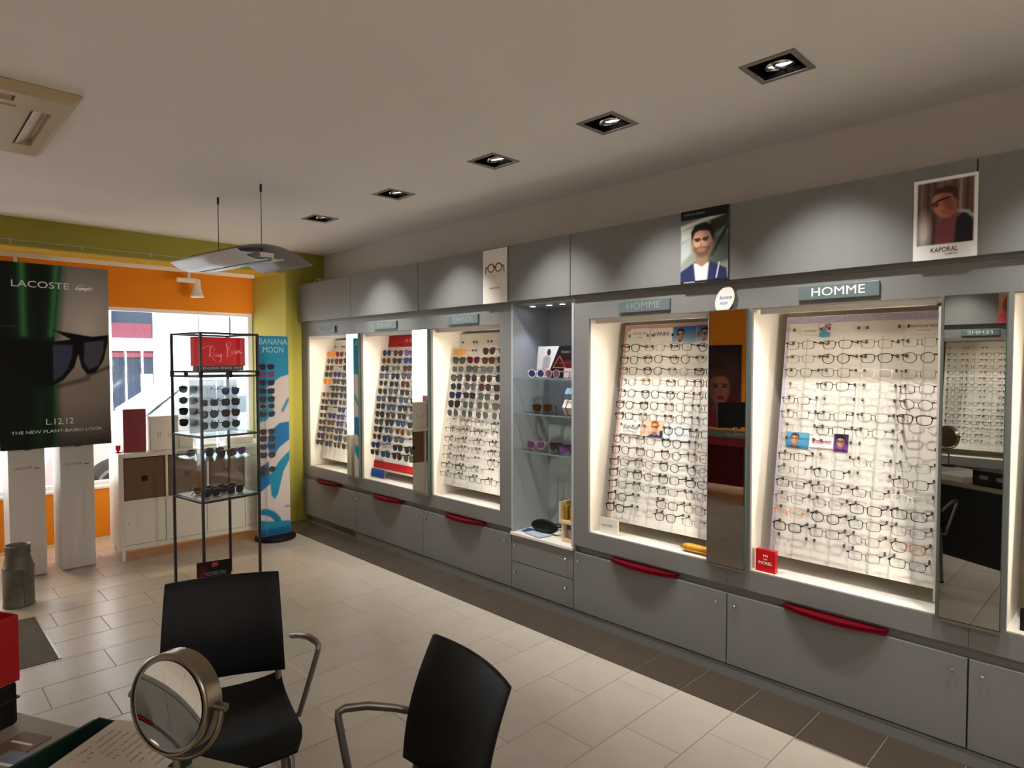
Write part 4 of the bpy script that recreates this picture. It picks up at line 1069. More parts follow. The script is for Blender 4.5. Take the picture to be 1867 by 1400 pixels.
def block(name, label, cat, x, y, w, d, h, mt, part='box', z=KZ1+.0005, words=(), rot=0., lid=None, group=None, chamf=.002):
    t = thing(name, label, cat, kpos(x, y, z), KR+rot, group)
    b = MB().cbox(0, 0, 0, w, d, h, chamf).build(part, mt, t)
    if lid: MB().cbox(-.001, -.001, h*lid, w+.001, d+.001, h+.001, .001).build('lid', mt, t)
    for q in words: text('lettering', q[0], q[1], q[2], t, (q[3], -.001, q[4]), depth=.0003)
    return t
block('gift_box', 'tall dark red box on the left end of the white cube shelf', 'box', .055, .10, .160, .10, .340, M_darkred, lid=.52)
block('gift_box', 'white box with grey figures, right of the dark red box', 'box', .245, .09, .205, .12, .275, M_paper, lid=.9, words=(('II  II', .07, mat('faint_pink_print', S(190,176,170), .6), .10, .12),))
def red_glass():
    t = thing('candle_glass', 'small red glass left of the dark red box', 'glass', kpos(.022, .13, KZ1+.0005))
    MB().lathe([(.024, 0), (.024, .004), (.008, .008), (.008, .012), (.017, .018), (.018, .055), (.015, .055), (.014, .02), (0, .02)], 18, cap=False).build('cup', M_redsolid, t)
    MB().lathe([(.0, .0205), (.013, .0205), (.013, .04), (.0, .042)], 12, cap=False).build('candle', mat('wax_red', S(190,60,60), .6), t)
red_glass()
block('leaflet_box', 'small white leaflet box on the cube shelf, seen through the vitrine', 'box', .46, .10, .105, .09, .11, M_paper, lid=.8)
block('white_case', 'flat white case on the right part of the cube shelf', 'case', .86, .09, .20, .14, .052, M_paper, lid=.5)
block('leaflet_stack', 'thin stack of white leaflets beside the flat white case', 'papers', .62, .08, .15, .20, .016, M_paper, lid=.6)

# ------------------------------------------------------------------ glass vitrine tower
TX, TY, TS, TR = 1.474, 4.400, .400, math.radians(8)
tc_, ts_ = math.cos(TR), math.sin(TR)
def tpos(x, y, z): return (TX+tc_*x-ts_*y, TY+ts_*x+tc_*y, z)
def vitrine():
    t = thing('glass_vitrine', 'tall square glass vitrine on thin dark steel legs', 'display case', (TX, TY, 0), TR)
    r = .0075; s = TS
    for x, y in ((0,0), (s,0), (s,s), (0,s)):
        MB().box(x-r, y-r, .006, x+r, y+r, 1.755).build('post', M_dksteel, t)
        MB().lathe([(.012, 0), (.012, .006)], 12, o=(x, y, 0)).build('foot', M_rubber, t)
    for z in (1.748, 1.492, 1.462, 1.062, .630):
        mb = MB(); e = r*.9
        for b in ((0,0,s,0), (0,s,s,s), (0,0,0,s), (s,0,s,s)): mb.box(b[0]-e, b[1]-e, z-e, b[2]+e, b[3]+e, z+e)
        mb.build('rail', M_dksteel, t)
    for x, y in ((0,0), (s,0), (s,s), (0,s), (s*.5,0), (0,s*.5)): MB().cbox(x-.011, y-.011, 1.455, x+.011, y+.011, 1.5, .003).build('clamp', M_black, t)
    g = .004
    for z0, z1 in ((.64, 1.05), (1.072, 1.453)):
        for b in ((r, -.002, s-r, .002), (-.002, r, .002, s-r), (s-.002, r, s+.002, s-r), (r, s-.002, s-r, s+.002)):
            MB().box(b[0], b[1], z0, b[2], b[3], z1).build('side_pane', M_caseglass, t)
    for z in (.640, .905, 1.070): MB().box(.008, .008, z-.006, s-.008, s-.008, z).build('shelf', M_shelfglass, t)
    MB().box(.01, .01, .6405, s-.01, s-.01, .6425).build('base_sheet', mat('grey_sheet', S(176,178,180), .4), t)
    for x, y in ((.07, .10), (s-.07, .10), (s-.07, s-.07)): MB().tube([(x, y, .643), (x, y, .898)], .006, 8).build('shelf_rod', M_acrylic, t)
vitrine()
def sign_box():
    t = thing('light_box', 'lit red sign box inside the top of the vitrine', 'sign', tpos(.02, .12, 1.5005), TR)
    MB().box(.015, .0, 0, .345, .06, .030).build('base', mat('sign_base', S(70,70,72), .4), t)
    mt = mat('lit_red_panel', S(196,8,24), .25, emit=S(206,8,24), estr=.22)
    bevel(MB().box(0, 0, .030, .36, .06, .228).build('box', mt, t), .003)
    pk = mat('pink_script', S(232,150,150), .5, emit=S(220,130,130), estr=.35); y = -.0012
    def stroke(pts, w=.0036):
        P = [Vector((a, b)) for a, b in pts]; Q = []
        for i in range(len(P)-1):
            p0, p1, p2, p3 = P[max(i-1,0)], P[i], P[i+1], P[min(i+2,len(P)-1)]
            for k in range(6):
                u = k/6; Q.append(.5*((2*p1)+(-p0+p2)*u+(2*p0-5*p1+4*p2-p3)*u*u+(-p0+3*p1-3*p2+p3)*u**3))
        Q.append(P[-1]); return [(q.x, y, q.y) for q in Q]
    mb = MB()
    for st in ([(.03,.135),(.06,.152),(.095,.166),(.125,.165),(.137,.145),(.125,.122),(.105,.108),(.120,.085),(.145,.062)], [(.112,.168),(.105,.13),(.100,.09)],
               [(.150,.108),(.138,.112),(.130,.100),(.138,.092),(.150,.104),(.152,.092),(.162,.098)], [(.166,.112),(.164,.098),(.174,.096),(.182,.112),(.184,.09),(.178,.066),(.170,.058)],
               [(.196,.112),(.204,.114)], [(.222,.186),(.228,.14),(.224,.090)], [(.214,.172),(.240,.196),(.254,.182),(.236,.148),(.256,.130),(.250,.104),(.226,.094)],
               [(.286,.130),(.272,.136),(.264,.122),(.272,.112),(.284,.126),(.288,.114)], [(.294,.136),(.296,.116),(.304,.134),(.314,.138),(.318,.120),(.330,.126)]):
        mb.tube(stroke(st), .0033, 6, flat=.3)
    tag(mb.build('script_lettering', pk, t), 'pale pink handwritten word')
    text('lettering', 'GENUINE SINCE 1937', .022, M_letter, t, (.18, -.0012, .015), width=.30, depth=.0003)
sign_box()
# display panel with sunglasses in the upper case and pairs lying on the lower shelf
def vit_panel():
    frost = bpy.data.materials.new('frosted_acrylic'); frost.use_nodes = True
    N = frost.node_tree.nodes; L = frost.node_tree.links; b = N['Principled BSDF']; b.inputs['Base Color'].default_value = (.82,.85,.9,1); b.inputs['Roughness'].default_value = .3
    tr = N.new('ShaderNodeBsdfTranslucent'); tr.inputs[0].default_value = (.86,.9,.96,1); tp = N.new('ShaderNodeBsdfTransparent'); tp.inputs[0].default_value = (.9,.93,.97,1)
    m1 = N.new('ShaderNodeMixShader'); m1.inputs[0].default_value = .45; m2 = N.new('ShaderNodeMixShader'); m2.inputs[0].default_value = .55
    L.new(tr.outputs[0], m1.inputs[1]); L.new(b.outputs[0], m1.inputs[2]); L.new(tp.outputs[0], m2.inputs[1]); L.new(m1.outputs[0], m2.inputs[2]); L.new(m2.outputs[0], N['Material Output'].inputs[0])
    t = thing('sunglasses_board', 'white sunglasses panel standing in the upper vitrine case', 'display board', tpos(.03, .22, 1.0705), TR)
    MB().box(0, 0, 0, .34, .006, .365).build('panel', frost, t)
    pg = MB()
    for i in range(4):
        for x in (.095, .25):
            for sx in (-.055, .055): pg.box(x+sx-.002, -.012, .30-.077*i, x+sx+.002, 0, .312-.077*i)
    tag(pg.build('peg', M_peg, t), kind='stuff')
vit_panel()
VG = 'sunglasses in the upper vitrine case'
VP = [(0,1,'pilot','gunmetal','blue'), (1,0,'square','clear','grey'), (1,1,'square','green','green'), (2,0,'pilot','black','grey'), (2,1,'way','tortoiseshell','brown'), (3,0,'pilot','grey','grey'), (3,1,'round','black','green'), (0,0,'rect','clear','clear')]
for r_, c_, kd, fc, lc in VP:
    x, z = .03+(.095, .25)[c_], 1.0705+.285-.077*r_
    spectacles('sunglasses', f'{fc}-framed {KN[kd]} sunglasses, {ORD[r_+1]} row, {"left" if c_ == 0 else "right"} column of the vitrine panel', 'sunglasses', tpos(x, .145, z), (math.radians(-4), 0, TR), kd, .0016 if fc in ('gunmetal','grey','clear') else .003, .054, .046, fc, lc, VG)
for i, (fc, lc, kd) in enumerate((('green','green','pilot'), ('grey','green','round'), ('blue','smoke','way'), ('black','smoke','way'))):
    spectacles('sunglasses', f'{fc} sunglasses at the left glass side of the vitrine, {ORD[i+1]} from the top', 'sunglasses', tpos(.055, .285, 1.372-.077*i), (math.radians(-8), 0, TR-.9), kd, .003, .053, .044, fc, lc, 'sunglasses at the left side of the vitrine')
LBL = ['black sunglasses lying front left on the lowest vitrine floor', 'brown sunglasses lying behind, on the lowest vitrine floor', 'dark sunglasses lying front right on the lowest vitrine floor', 'tortoiseshell sunglasses lying back right on the lowest vitrine floor',
       'blue-grey sunglasses lying left on the middle vitrine shelf', 'olive sunglasses lying middle on the middle vitrine shelf', 'violet sunglasses lying right on the middle vitrine shelf', 'grey sunglasses lying back left on the middle vitrine shelf', 'black sunglasses lying in the middle of the lowest vitrine floor', 'brown sunglasses lying front middle on the middle vitrine shelf']
for i, (x, y, a, z, fc, lc, kd) in enumerate(((.11,.10,.1,.643,'black','smoke','way'), (.13,.245,-.2,.643,'dark brown','brown','way'), (.275,.09,.15,.643,'black','smoke','square'), (.29,.24,-.1,.643,'tortoiseshell','brown','round'),
                                  (.10,.16,.1,.9055,'blue','grey','way'), (.215,.255,-.15,.9055,'green','green','pilot'), (.30,.10,.2,.9055,'purple','violet','cat'), (.09,.27,.1,.9055,'grey','grey','square'), (.20,.17,-.05,.643,'black','smoke','pilot'), (.20,.07,.1,.9055,'dark brown','brown','way'))):
    spectacles('sunglasses', LBL[i], 'sunglasses', tpos(x, y, z+.0255), (0, 0, TR+a), kd, .0032, .052, .044, fc, lc, 'sunglasses lying in the lower vitrine case', full=True)
def floor_card():
    t = thing('advert_card', 'dark red and black advert card standing under the vitrine', 'card', (1.405, 4.330, 0), -math.radians(13))
    c = MB().box(0, 0, .008, .205, .004, .262).build('card', M_blackmatt, t)
    p = Print(.205, .252, (18,15,16), .003)
    p.poly([(0,.10),(.06,.18),(.055,.252),(0,.252)], (60,18,26), soft=.02); p.poly([(.0,.03),(.12,.05),(.13,.065),(.0,.05)], (110,36,54), soft=.01)
    p.ell(.03, .065, .012, .008, (210,180,176), soft=.006); p.poly([(.09,.215),(.125,.22),(.125,.246),(.09,.243)], (190,50,62), soft=.003); p.line([(.02,.16),(.05,.2)], .006, (110,40,46), soft=.01)
    p.build('print', c, (0, -.001, .008))
    text('lettering', "YOU'RE ON", .036, M_letterdim, c, (.108, -.0018, .180), width=.125, depth=.0003)
    MB().box(-.01, -.03, .001, .215, .05, .008).build('foot', M_acrylic, t)
floor_card()

# ------------------------------------------------------------------ blue and white sunglasses stand by the pier
def swim_stand():
    X0, Y0 = 2.285, 5.43; w = .295
    t = thing('sunglasses_stand', 'blue and white sunglasses stand on a black oval base', 'display stand', (X0, Y0, 0))
    MB().lathe([(.170, .001), (.176, .006), (.176, .024), (.168, .030), (0, .030)], 40, o=(w/2+.005, .04, 0), sx=1.0, sy=.90, cap=False).build('base', M_black, t)
    MB().box(0, .05, .030, w, .058, 1.79).build('back_panel', M_frame, t)
    h = 1.758; p = Print(w, h, (206,196,194), .0065); B1, B2 = (34,134,170), (30,110,170)
    p.poly([(0,h),(w,h),(w,h-.34),(w*.75,h-.36),(w*.55,h-.40),(w*.30,h-.46),(0,h-.56)], B1, soft=.004)
    p.poly([(0,h-.52),(w*.38,h-.46),(w*.55,h-.55),(w*.52,h-.66),(w*.3,h-.74),(0,h-.76)], (40,140,184), soft=.006)
    p.poly([(w,h-.76),(w*.7,h-.77),(w*.40,h-.84),(w*.30,h-.96),(w*.44,h-1.08),(w*.7,h-.98),(w,h-.92)], B2, soft=.006)
    p.poly([(w,h-1.02),(w*.7,h-1.10),(w*.38,h-1.22),(w*.42,h-1.40),(w*.52,h-1.44),(w*.62,h-1.40),(w*.8,h-1.20),(w,h-1.10)], B1, soft=.006)
    p.poly([(0,h-1.16),(w*.35,h-1.10),(w*.40,h-1.30),(0,h-1.38)], B2, soft=.006)
    arc = [(w*(.12+.58*math.sin(a)), h-1.52-.40*(1-math.cos(a))*.5-.02) for a in np.linspace(.1, 2.9, 14)]
    p.line(arc, .028, (26,118,160), soft=.006)
    p.poly([(0,0),(w,0),(w,.105),(w*.6,.115),(w*.3,.13),(0,.15)], B1, soft=.006); p.vgrad(0, (24,80,140), .07, (30,110,150), mask=(p.Z < .06).astype(float))
    p.ell(w*.92, h-1.52, .022, .006, (90,100,150), soft=.005); p.line([(w*.80,h-.66),(w*.98,h-.56)], .012, (60,130,160), soft=.01)
    p.build('print', t, (0, .049, .031))
    for s, z in (('BANANA', 1.735), ('MOON', 1.665)): text('lettering', s, .075, mat('pale_blue_letters', S(150,200,212), .5), t, (w*.53, .048, z), width=w*.86 if s == 'BANANA' else w*.62, depth=.0004)
    MB().box(.045, -.004, .030, .066, .004, 1.64).build('display_rod', M_acrylic, t)
    MB().box(.040, -.016, .58, .071, .012, .66).build('rod_clip', M_peg, t)
    cl = ['blue', 'red', 'blue', 'black', 'dark brown', 'grey', 'purple', 'black', 'black', 'blue', 'black', 'dark brown']
    for i, z in enumerate((1.517, 1.455, 1.38, 1.31, 1.24, 1.18, 1.11, .96, .90, .83, .757, .634)):
        kd = ['way', 'square', 'cat', 'square', 'way', 'round', 'cat', 'pilot', 'way', 'way', 'cat', 'round'][i]
        spectacles('sunglasses', f'{cl[i]}-framed sunglasses, {ORD[i+1]} from the top of the blue stand', 'sunglasses', (X0+.055, Y0-.045, z), (math.radians(-6), 0, math.radians(-8)), kd, .0034, .052, .043, cl[i], 'smoke' if i != 1 else 'violet', 'sunglasses on the blue stand', tlen=.06)
swim_stand()

# ------------------------------------------------------------------ things on the glass shelves (x from the left edge of the unit, y depth)
def spos(x, y, z): return (XC+y, B[3]-x, z)
def shelf_things():
    t = thing('advert_card', 'white and black advert card with red triangle on the top glass shelf', 'card', spos(.085, .145, 1.4553), RW)
    c = MB().box(0, 0, 0, .33, .005, .205).build('card', M_blackmatt, t); c.rotation_euler = (-.12, 0, 0)
    p = Print(.33, .205, (22,16,18), .003)
    p.poly([(0,0),(.10,0),(.185,.205),(0,.205)], (206,206,206), soft=.002)
    p.ell(.10, .165, .016, .022, (60,34,32)); p.poly([(.05,.05),(.055,.13),(.085,.145),(.12,.13),(.11,.06)], (150,146,150), soft=.006)
    p.ell(.05, .03, .05, .02, (110,40,44), soft=.01)
    p.line([(.145,.065),(.195,.14),(.25,.065),(.145,.065)], .003, (200,90,40)); p.line([(.20,.095),(.31,.10)], .003, (150,40,40), soft=.006); p.ell(.29, .09, .05, .012, (120,24,28), soft=.02)
    p.poly([(.24,.0),(.33,.0),(.33,.062),(.24,.062)], (196,176,180)); p.build('print', c, (0, -.0008, 0))
    text('lettering', 'PROJECT', .018, M_letterdim, c, (.245, -.0014, .165), width=.075, depth=.0003)
    bevel(MB().box(0, 0, 0, .06, .10, .085).build('box', mat('teal_black_box', S(24,44,44), .4), thing('case', 'dark teal case beside the triangle card, at the right wall of the shelf', 'case', spos(.445, .10, 1.4553), RW)), .006)
    for x, y, a, fc, lc, kd, z, lb in ((.155,.075,.1,'white','blue','round',1.455,'white-framed sunglasses with blue lenses in front of the triangle card'), (.30,.070,-.1,'pink','violet','round',1.455,'pink-framed sunglasses in front of the triangle card, right pair'),
                               (.13,.16,.5,'tortoiseshell','brown','way',1.226,'olive brown sunglasses lying on the middle glass shelf'),
                               (.11,.12,.3,'pink','violet','cat',.983,'pinkish sunglasses on the lowest glass shelf, left pair'), (.27,.14,-.2,'black','brown','way',.983,'dark brown sunglasses on the lowest glass shelf, middle pair'),
                               (.41,.09,.1,'purple','violet','cat',.983,'violet sunglasses on the lowest glass shelf, right pair')):
        spectacles('sunglasses', lb, 'sunglasses', spos(x, y, z+.0265), (0, 0, RW+a), kd, .0036, .054, .045, fc, lc, 'sunglasses on the glass shelves', full=True)
    def case(lb, x, y, z, w, d, h, mt, band=None, a=0.):
        t = thing('glasses_case', lb, 'case', spos(x, y, z), RW+a, 'cases stacked on the middle glass shelf')
        prof = [(-d/2, h*.5), (-d*.30, h), (d*.30, h), (d/2, h*.5), (d*.30, 0), (-d*.30, 0)]
        mb = MB(); n = 6; v = [(0, p[0], p[1]) for p in prof]+[(w, p[0], p[1]) for p in prof]
        mb.add(v, [tuple(range(n)), tuple(reversed(range(n, 2*n)))]+[(i, i+n, (i+1) % n+n, (i+1) % n) for i in range(n)]); bevel(mb.build('shell', mt, t), .004)
        if band:
            b2 = MB(); s = 1.03; v = [(.03, p[0]*s, h/2+(p[1]-h/2)*s) for p in prof]+[(.036, p[0]*s, h/2+(p[1]-h/2)*s) for p in prof]
            b2.add(v, [tuple(range(n)), tuple(reversed(range(n, 2*n)))]+[(i, i+n, (i+1) % n+n, (i+1) % n) for i in range(n)]); b2.build('band', band, t)
    case('white hexagonal case with a red band, lower of the stack on the middle glass shelf', .385, .125, 1.2263, .125, .13, .095, M_paper, M_darkred)
    case('pale blue case lying on top of the white hexagonal case', .395, .125, 1.3225, .115, .12, .070, mat('pale_blue_case', S(150,178,200), .4), mat('mid_blue_band', S(110,150,180), .4), .1)
    t = thing('sketch_card', 'beige card with a pencil face standing on the lowest glass shelf', 'card', spos(.385, .20, .9833), RW)
    c = MB().box(0, 0, 0, .115, .004, .205).build('card', M_paper, t); c.rotation_euler = (-.1, 0, 0)
    p = Print(.115, .205, (214,200,190), .003); p.line([(.05,.14),(.07,.115),(.09,.12),(.10,.135)], .0012, (110,96,90)); p.line([(.03,.06),(.06,.075),(.085,.07)], .001, (150,130,120)); p.build('print', c, (0, -.0008, 0))
    # white counter: papers, black goggles, perfume-like display
    for x, y, w, d, c, lb, a in ((.05,.04,.13,.09,S(40,74,120),'dark blue leaflet on the white counter under the shelves',.2), (.10,.02,.16,.10,S(176,190,206),'pale blue leaflet on the white counter under the shelves',-.15)):
        t = thing('leaflet', lb, 'leaflet', spos(x, y, .4405 if w < .15 else .4445), RW+a, 'leaflets on the white counter'); MB().box(0, 0, 0, w, d, .0035).build('sheet', mat('leaflet_'+lb[:4], c, .5), t)
    t = thing('goggles', 'black goggles with strap on the leaflets under the glass shelves', 'goggles', spos(.205, .10, .4485), RW+.15)
    mb = MB(); o = [(.085*math.cos(a)*(1+.1*math.cos(2*a)), .001, .042+.036*math.sin(a)-.010*math.exp(-((math.cos(a))/.2)**2)*(1 if math.sin(a) < 0 else 0)) for a in np.linspace(0, 2*PI, 29)[:-1]]
    mb.tube(o, .011, 8, closed=True); mb.build('frame', M_black, t)
    l2 = MB(); l2.add([(x, -.004, z) for x, y, z in o], [tuple(range(len(o)))]); l2.build('lens', mat('goggle_lens', S(20,20,24), .08), t)
    MB().tube([(-.085,.01,.045), (-.10,.06,.04), (-.06,.12,.03), (0,.135,.028), (.06,.12,.03), (.10,.06,.04), (.085,.01,.045)], .012, 6, flat=.35).build('strap', M_rubber, t)
    t = thing('scent_stand', 'cream wooden stand holding an amber flask, on the white counter', 'stand', spos(.395, .05, .4405), RW)
    wd = mat('cream_wood', S(214,190,150), .5, var=.05); mb = MB(); mb.box(0, 0, 0, .10, .10, .02); mb.box(0, .0, .02, .014, .10, .125); mb.box(-.018, -.004, .115, .11, .104, .133); mb.box(-.018, -.004, .133, -.006, .104, .245)
    mb.build('frame', wd, t)
    p = Print(.076, .085, (88,86,92), .003); p.poly([(0,0),(.045,0),(.045,.05),(0,.05)], (196,176,180)); pc = MB().box(.02, .03, .022, .096, .033, .107).build('picture_card', M_paper, t); p.build('print', pc, (.02, .0292, .022))
    f = MB().lathe([(.024, .0), (.030, .006), (.030, .070), (.024, .088), (.010, .096), (.010, .104)], 20, o=(.062, .05, .134)).build('flask', tint_mat('amber_glass', (.85,.34,.04), .55, .08), t)
    MB().lathe([(.011, .100), (.020, .112), (.021, .126), (.012, .140), (0, .142)], 16, o=(.062, .05, .134), cap=False).build('stopper', M_chrome, f)
    MB().cbox(-.004, .02, .1335, .028, .08, .222, .003).build('side_bottle', tint_mat('olive_glass', (.42,.36,.05), .6, .1), t)
shelf_things()

# ------------------------------------------------------------------ desk in the foreground
A_ = Vector((.4592, -.8883, 0)); N_ = Vector((-.8883, -.4592, 0)); D0 = Vector((.150, 1.952, 0))    # along the customer edge; away from it
ZD = .74
def dpos(a, n, z): p = D0+A_*a+N_*n; return (p.x, p.y, z)
DROT = math.atan2(A_.y, A_.x)        # local x along the edge; local y = +90 deg -> towards the customers
def desk():
    t = thing('desk', 'pale wooden consulting desk at the lower left corner', 'desk', (D0.x, D0.y, 0), DROT)
    o = [(0, 0), (1.75, 0), (1.75, -.62), (0, -.62)]
    r = .05; bevel(MB().prism(o, ZD-.028, ZD, plane='xy').build('desk_top', M_desk, t), .004, 3)
    MB().box(.06, -.14, .19, 1.69, -.12, ZD-.028).build('modesty_panel', M_blackmatt, t)
    for x in (.05, 1.65): MB().box(x, -.56, .0, x+.05, -.12, ZD-.028).build('leg_panel', M_greyd, t)
desk()
def dthing(name, label, cat, a, n, z, rot=0., group=None): return thing(name, label, cat, dpos(a, n, z), DROT+rot, group)
def cases_stack():
    # near right corner at (.198,1.788)
    a0 = (Vector((.198,1.788,0))-D0).dot(A_); n0 = (Vector((.198,1.788,0))-D0).dot(N_)
    t = dthing('storage_box', 'black box on the desk under the red box, at the left edge', 'box', a0, n0, ZD+.0005)
    bevel(MB().box(-.15, -.24, 0, 0, 0, .097).build('body', M_black, t), .008); MB().box(-.152, -.242, .058, .002, .002, .062).build('lid_seam', mat('black_gloss', S(34,33,32), .25), t)
    t = dthing('storage_box', 'open red box on top of the black box, at the left edge', 'box', a0, n0, ZD+.098)
    mb = MB(); th = .004
    mb.box(-.155, -.245, 0, .003, .003, .004); mb.box(-.155, -.245, .004, -.155+th, .003, .150); mb.box(.003-th, -.245, .004, .003, .003, .150); mb.box(-.155+th, -.245, .004, .003-th, -.245+th, .150); mb.box(-.155+th, .003-th, .004, .003-th, .003, .150)
    bevel(mb.build('shell', mat('red_plastic', S(158,12,20), .35), t), .002)
    MB().box(-.14, -.20, .006, -.02, -.03, .03).build('filler', M_darkred, t)
cases_stack()
def tray():
    # rim corner (.31,1.579,.79) at the edge side
    c = Vector((.312,1.582,0)); a0, n0 = (c-D0).dot(A_), (c-D0).dot(N_)
    t = dthing('tray', 'dark green open tray of papers in front of the magnifying mirror', 'tray', a0, n0, ZD+.0005)
    L, W, H, th = .36, .25, .052, .004; mb = MB()       # local x along the edge (W), local y negative towards the seller (L)
    mb.box(0, -L, 0, W, 0, th); mb.box(0, -L, th, th, 0, H); mb.box(W-th, -L, th, W, 0, H); mb.box(th, -th, th, W-th, 0, H); mb.box(th, -L, th, W-th, -L+th, H)
    bevel(mb.build('shell', M_tray, t), .0015)
    MB().box(-.002, -L*.98, H-.004, .0, -.01, H).build('rim', M_tray, t)
    def sheet(name, lb, x, y, z, w, h, rot, lines, cat='paper', col=M_paper, tilt=0.):
        col = mat('dimmed_paper', S(182,170,156), .7); s = thing(name, lb, cat, (0,0,0)); p = dpos(a0+x, n0-y, z); s.location = p; s.rotation_euler = (tilt, 0, DROT+rot)  # paper colour darkened to hold the dimness over the desk
        MB().box(0, -h, 0, w, 0, .0016).build('sheet', col, s)
        for q in lines:
            o = text('lettering', q[0], q[1], q[2], s, (q[3], q[4], .0018), width=q[5], depth=.0002); o.rotation_euler = (-PI/2, 0, q[6] if len(q) > 6 else 0)
        return s
    ln = mat('pencil_grey', S(120,112,106), .7)
    hand = [(['a. 12 mars  verres', 'b. 20 mars  monture', 'c. 3 avril  controle'][i % 3], .010, ln, .024+.0185*i, -.10-.008*(i % 3), .13+.014*(i % 3), PI/2) for i in range(10)]
    sheet('handwritten_sheet', 'large pale sheet of handwriting lying across the green tray, below the magnifying mirror', .050, -.002, ZD+.0540, .215, .33, .15, hand)
    sheet('price_list', 'pale price list with small orange print, at the left of the handwritten sheet', .095, -.115, ZD+.0562, .21, .26, .10, [('49,00 €', .013, mat('orange_print', S(176,120,60), .7), .035, -.07, .07, PI/2), ('. . A  R', .012, ln, .028, -.02, .03, PI/2), ('PRIX', .014, ln, .06, -.08, .05, PI/2)])
tray()
def desk_papers():
    cc = {'brown': (116,92,78), 'bluegrey': (120,130,150), 'pale': (196,186,174), 'black': (38,34,32), 'kraft': (150,112,70)}
    for i, (a, n, w, h, c, r, lb) in enumerate(((.215,.055,.08,.075,'brown',.05,'small brown card on the desk behind the green tray'), (.265,.115,.10,.09,'bluegrey',.1,'glossy blue-grey brochure on the desk behind the green tray'), (.235,.205,.10,.10,'black',-.05,'dark photo brochure on the desk behind the tray'),
                                           (.17,.22,.10,.11,'kraft',.15,'kraft brown card by the black box'), (.34,.25,.15,.1,'bluegrey',-.3,'blue folder near the lower left corner'))):
        t = dthing('brochure', lb, 'brochure', a, n, ZD+.0006+.0022*i, r, 'brochures on the desk')
        MB().box(0, -h, 0, w, 0, .002).build('cover', mat('cover_'+c, S(*cc[c]), .3, var=.15, scale=30), t)
        p = MB().box(w*.15, -h*.5, .002, w*.85, -h*.42, .0023).build('title_bar', M_paper, t)
    t = dthing('red_pen', 'thick red pen near the lower left corner', 'pen', .33, .28, ZD+.018, .4); MB().tube([(0,0,0), (.1,0,0), (.115,0,0)], [.006,.006,.002], 10).build('barrel', M_redsolid, t); MB().tube([(-.02,0,0), (0,0,0)], .0062, 10).build('cap', M_black, t)
    t = dthing('card_file', 'black file box with two silver label holders on the desk, seen in the nearest mirror', 'box', 1.20, .03, ZD+.0006)
    b = bevel(MB().box(0, -.12, 0, .26, 0, .10).build('body', M_black, t), .004)
    for x in (.05, .16): MB().box(x, .0, .045, x+.055, .003, .07).build('label_holder', M_steel, t)
    t = dthing('paper_stack', 'stack of white forms beside the black file box, seen in the nearest mirror', 'papers', .93, .03, ZD+.0006)
    MB().box(0, -.29, 0, .21, 0, .035).build('forms', M_paper, t); MB().box(.01, -.27, .035, .2, -.02, .0362).build('top_form', mat('form_grey', S(200,198,192), .7), t)
desk_papers()
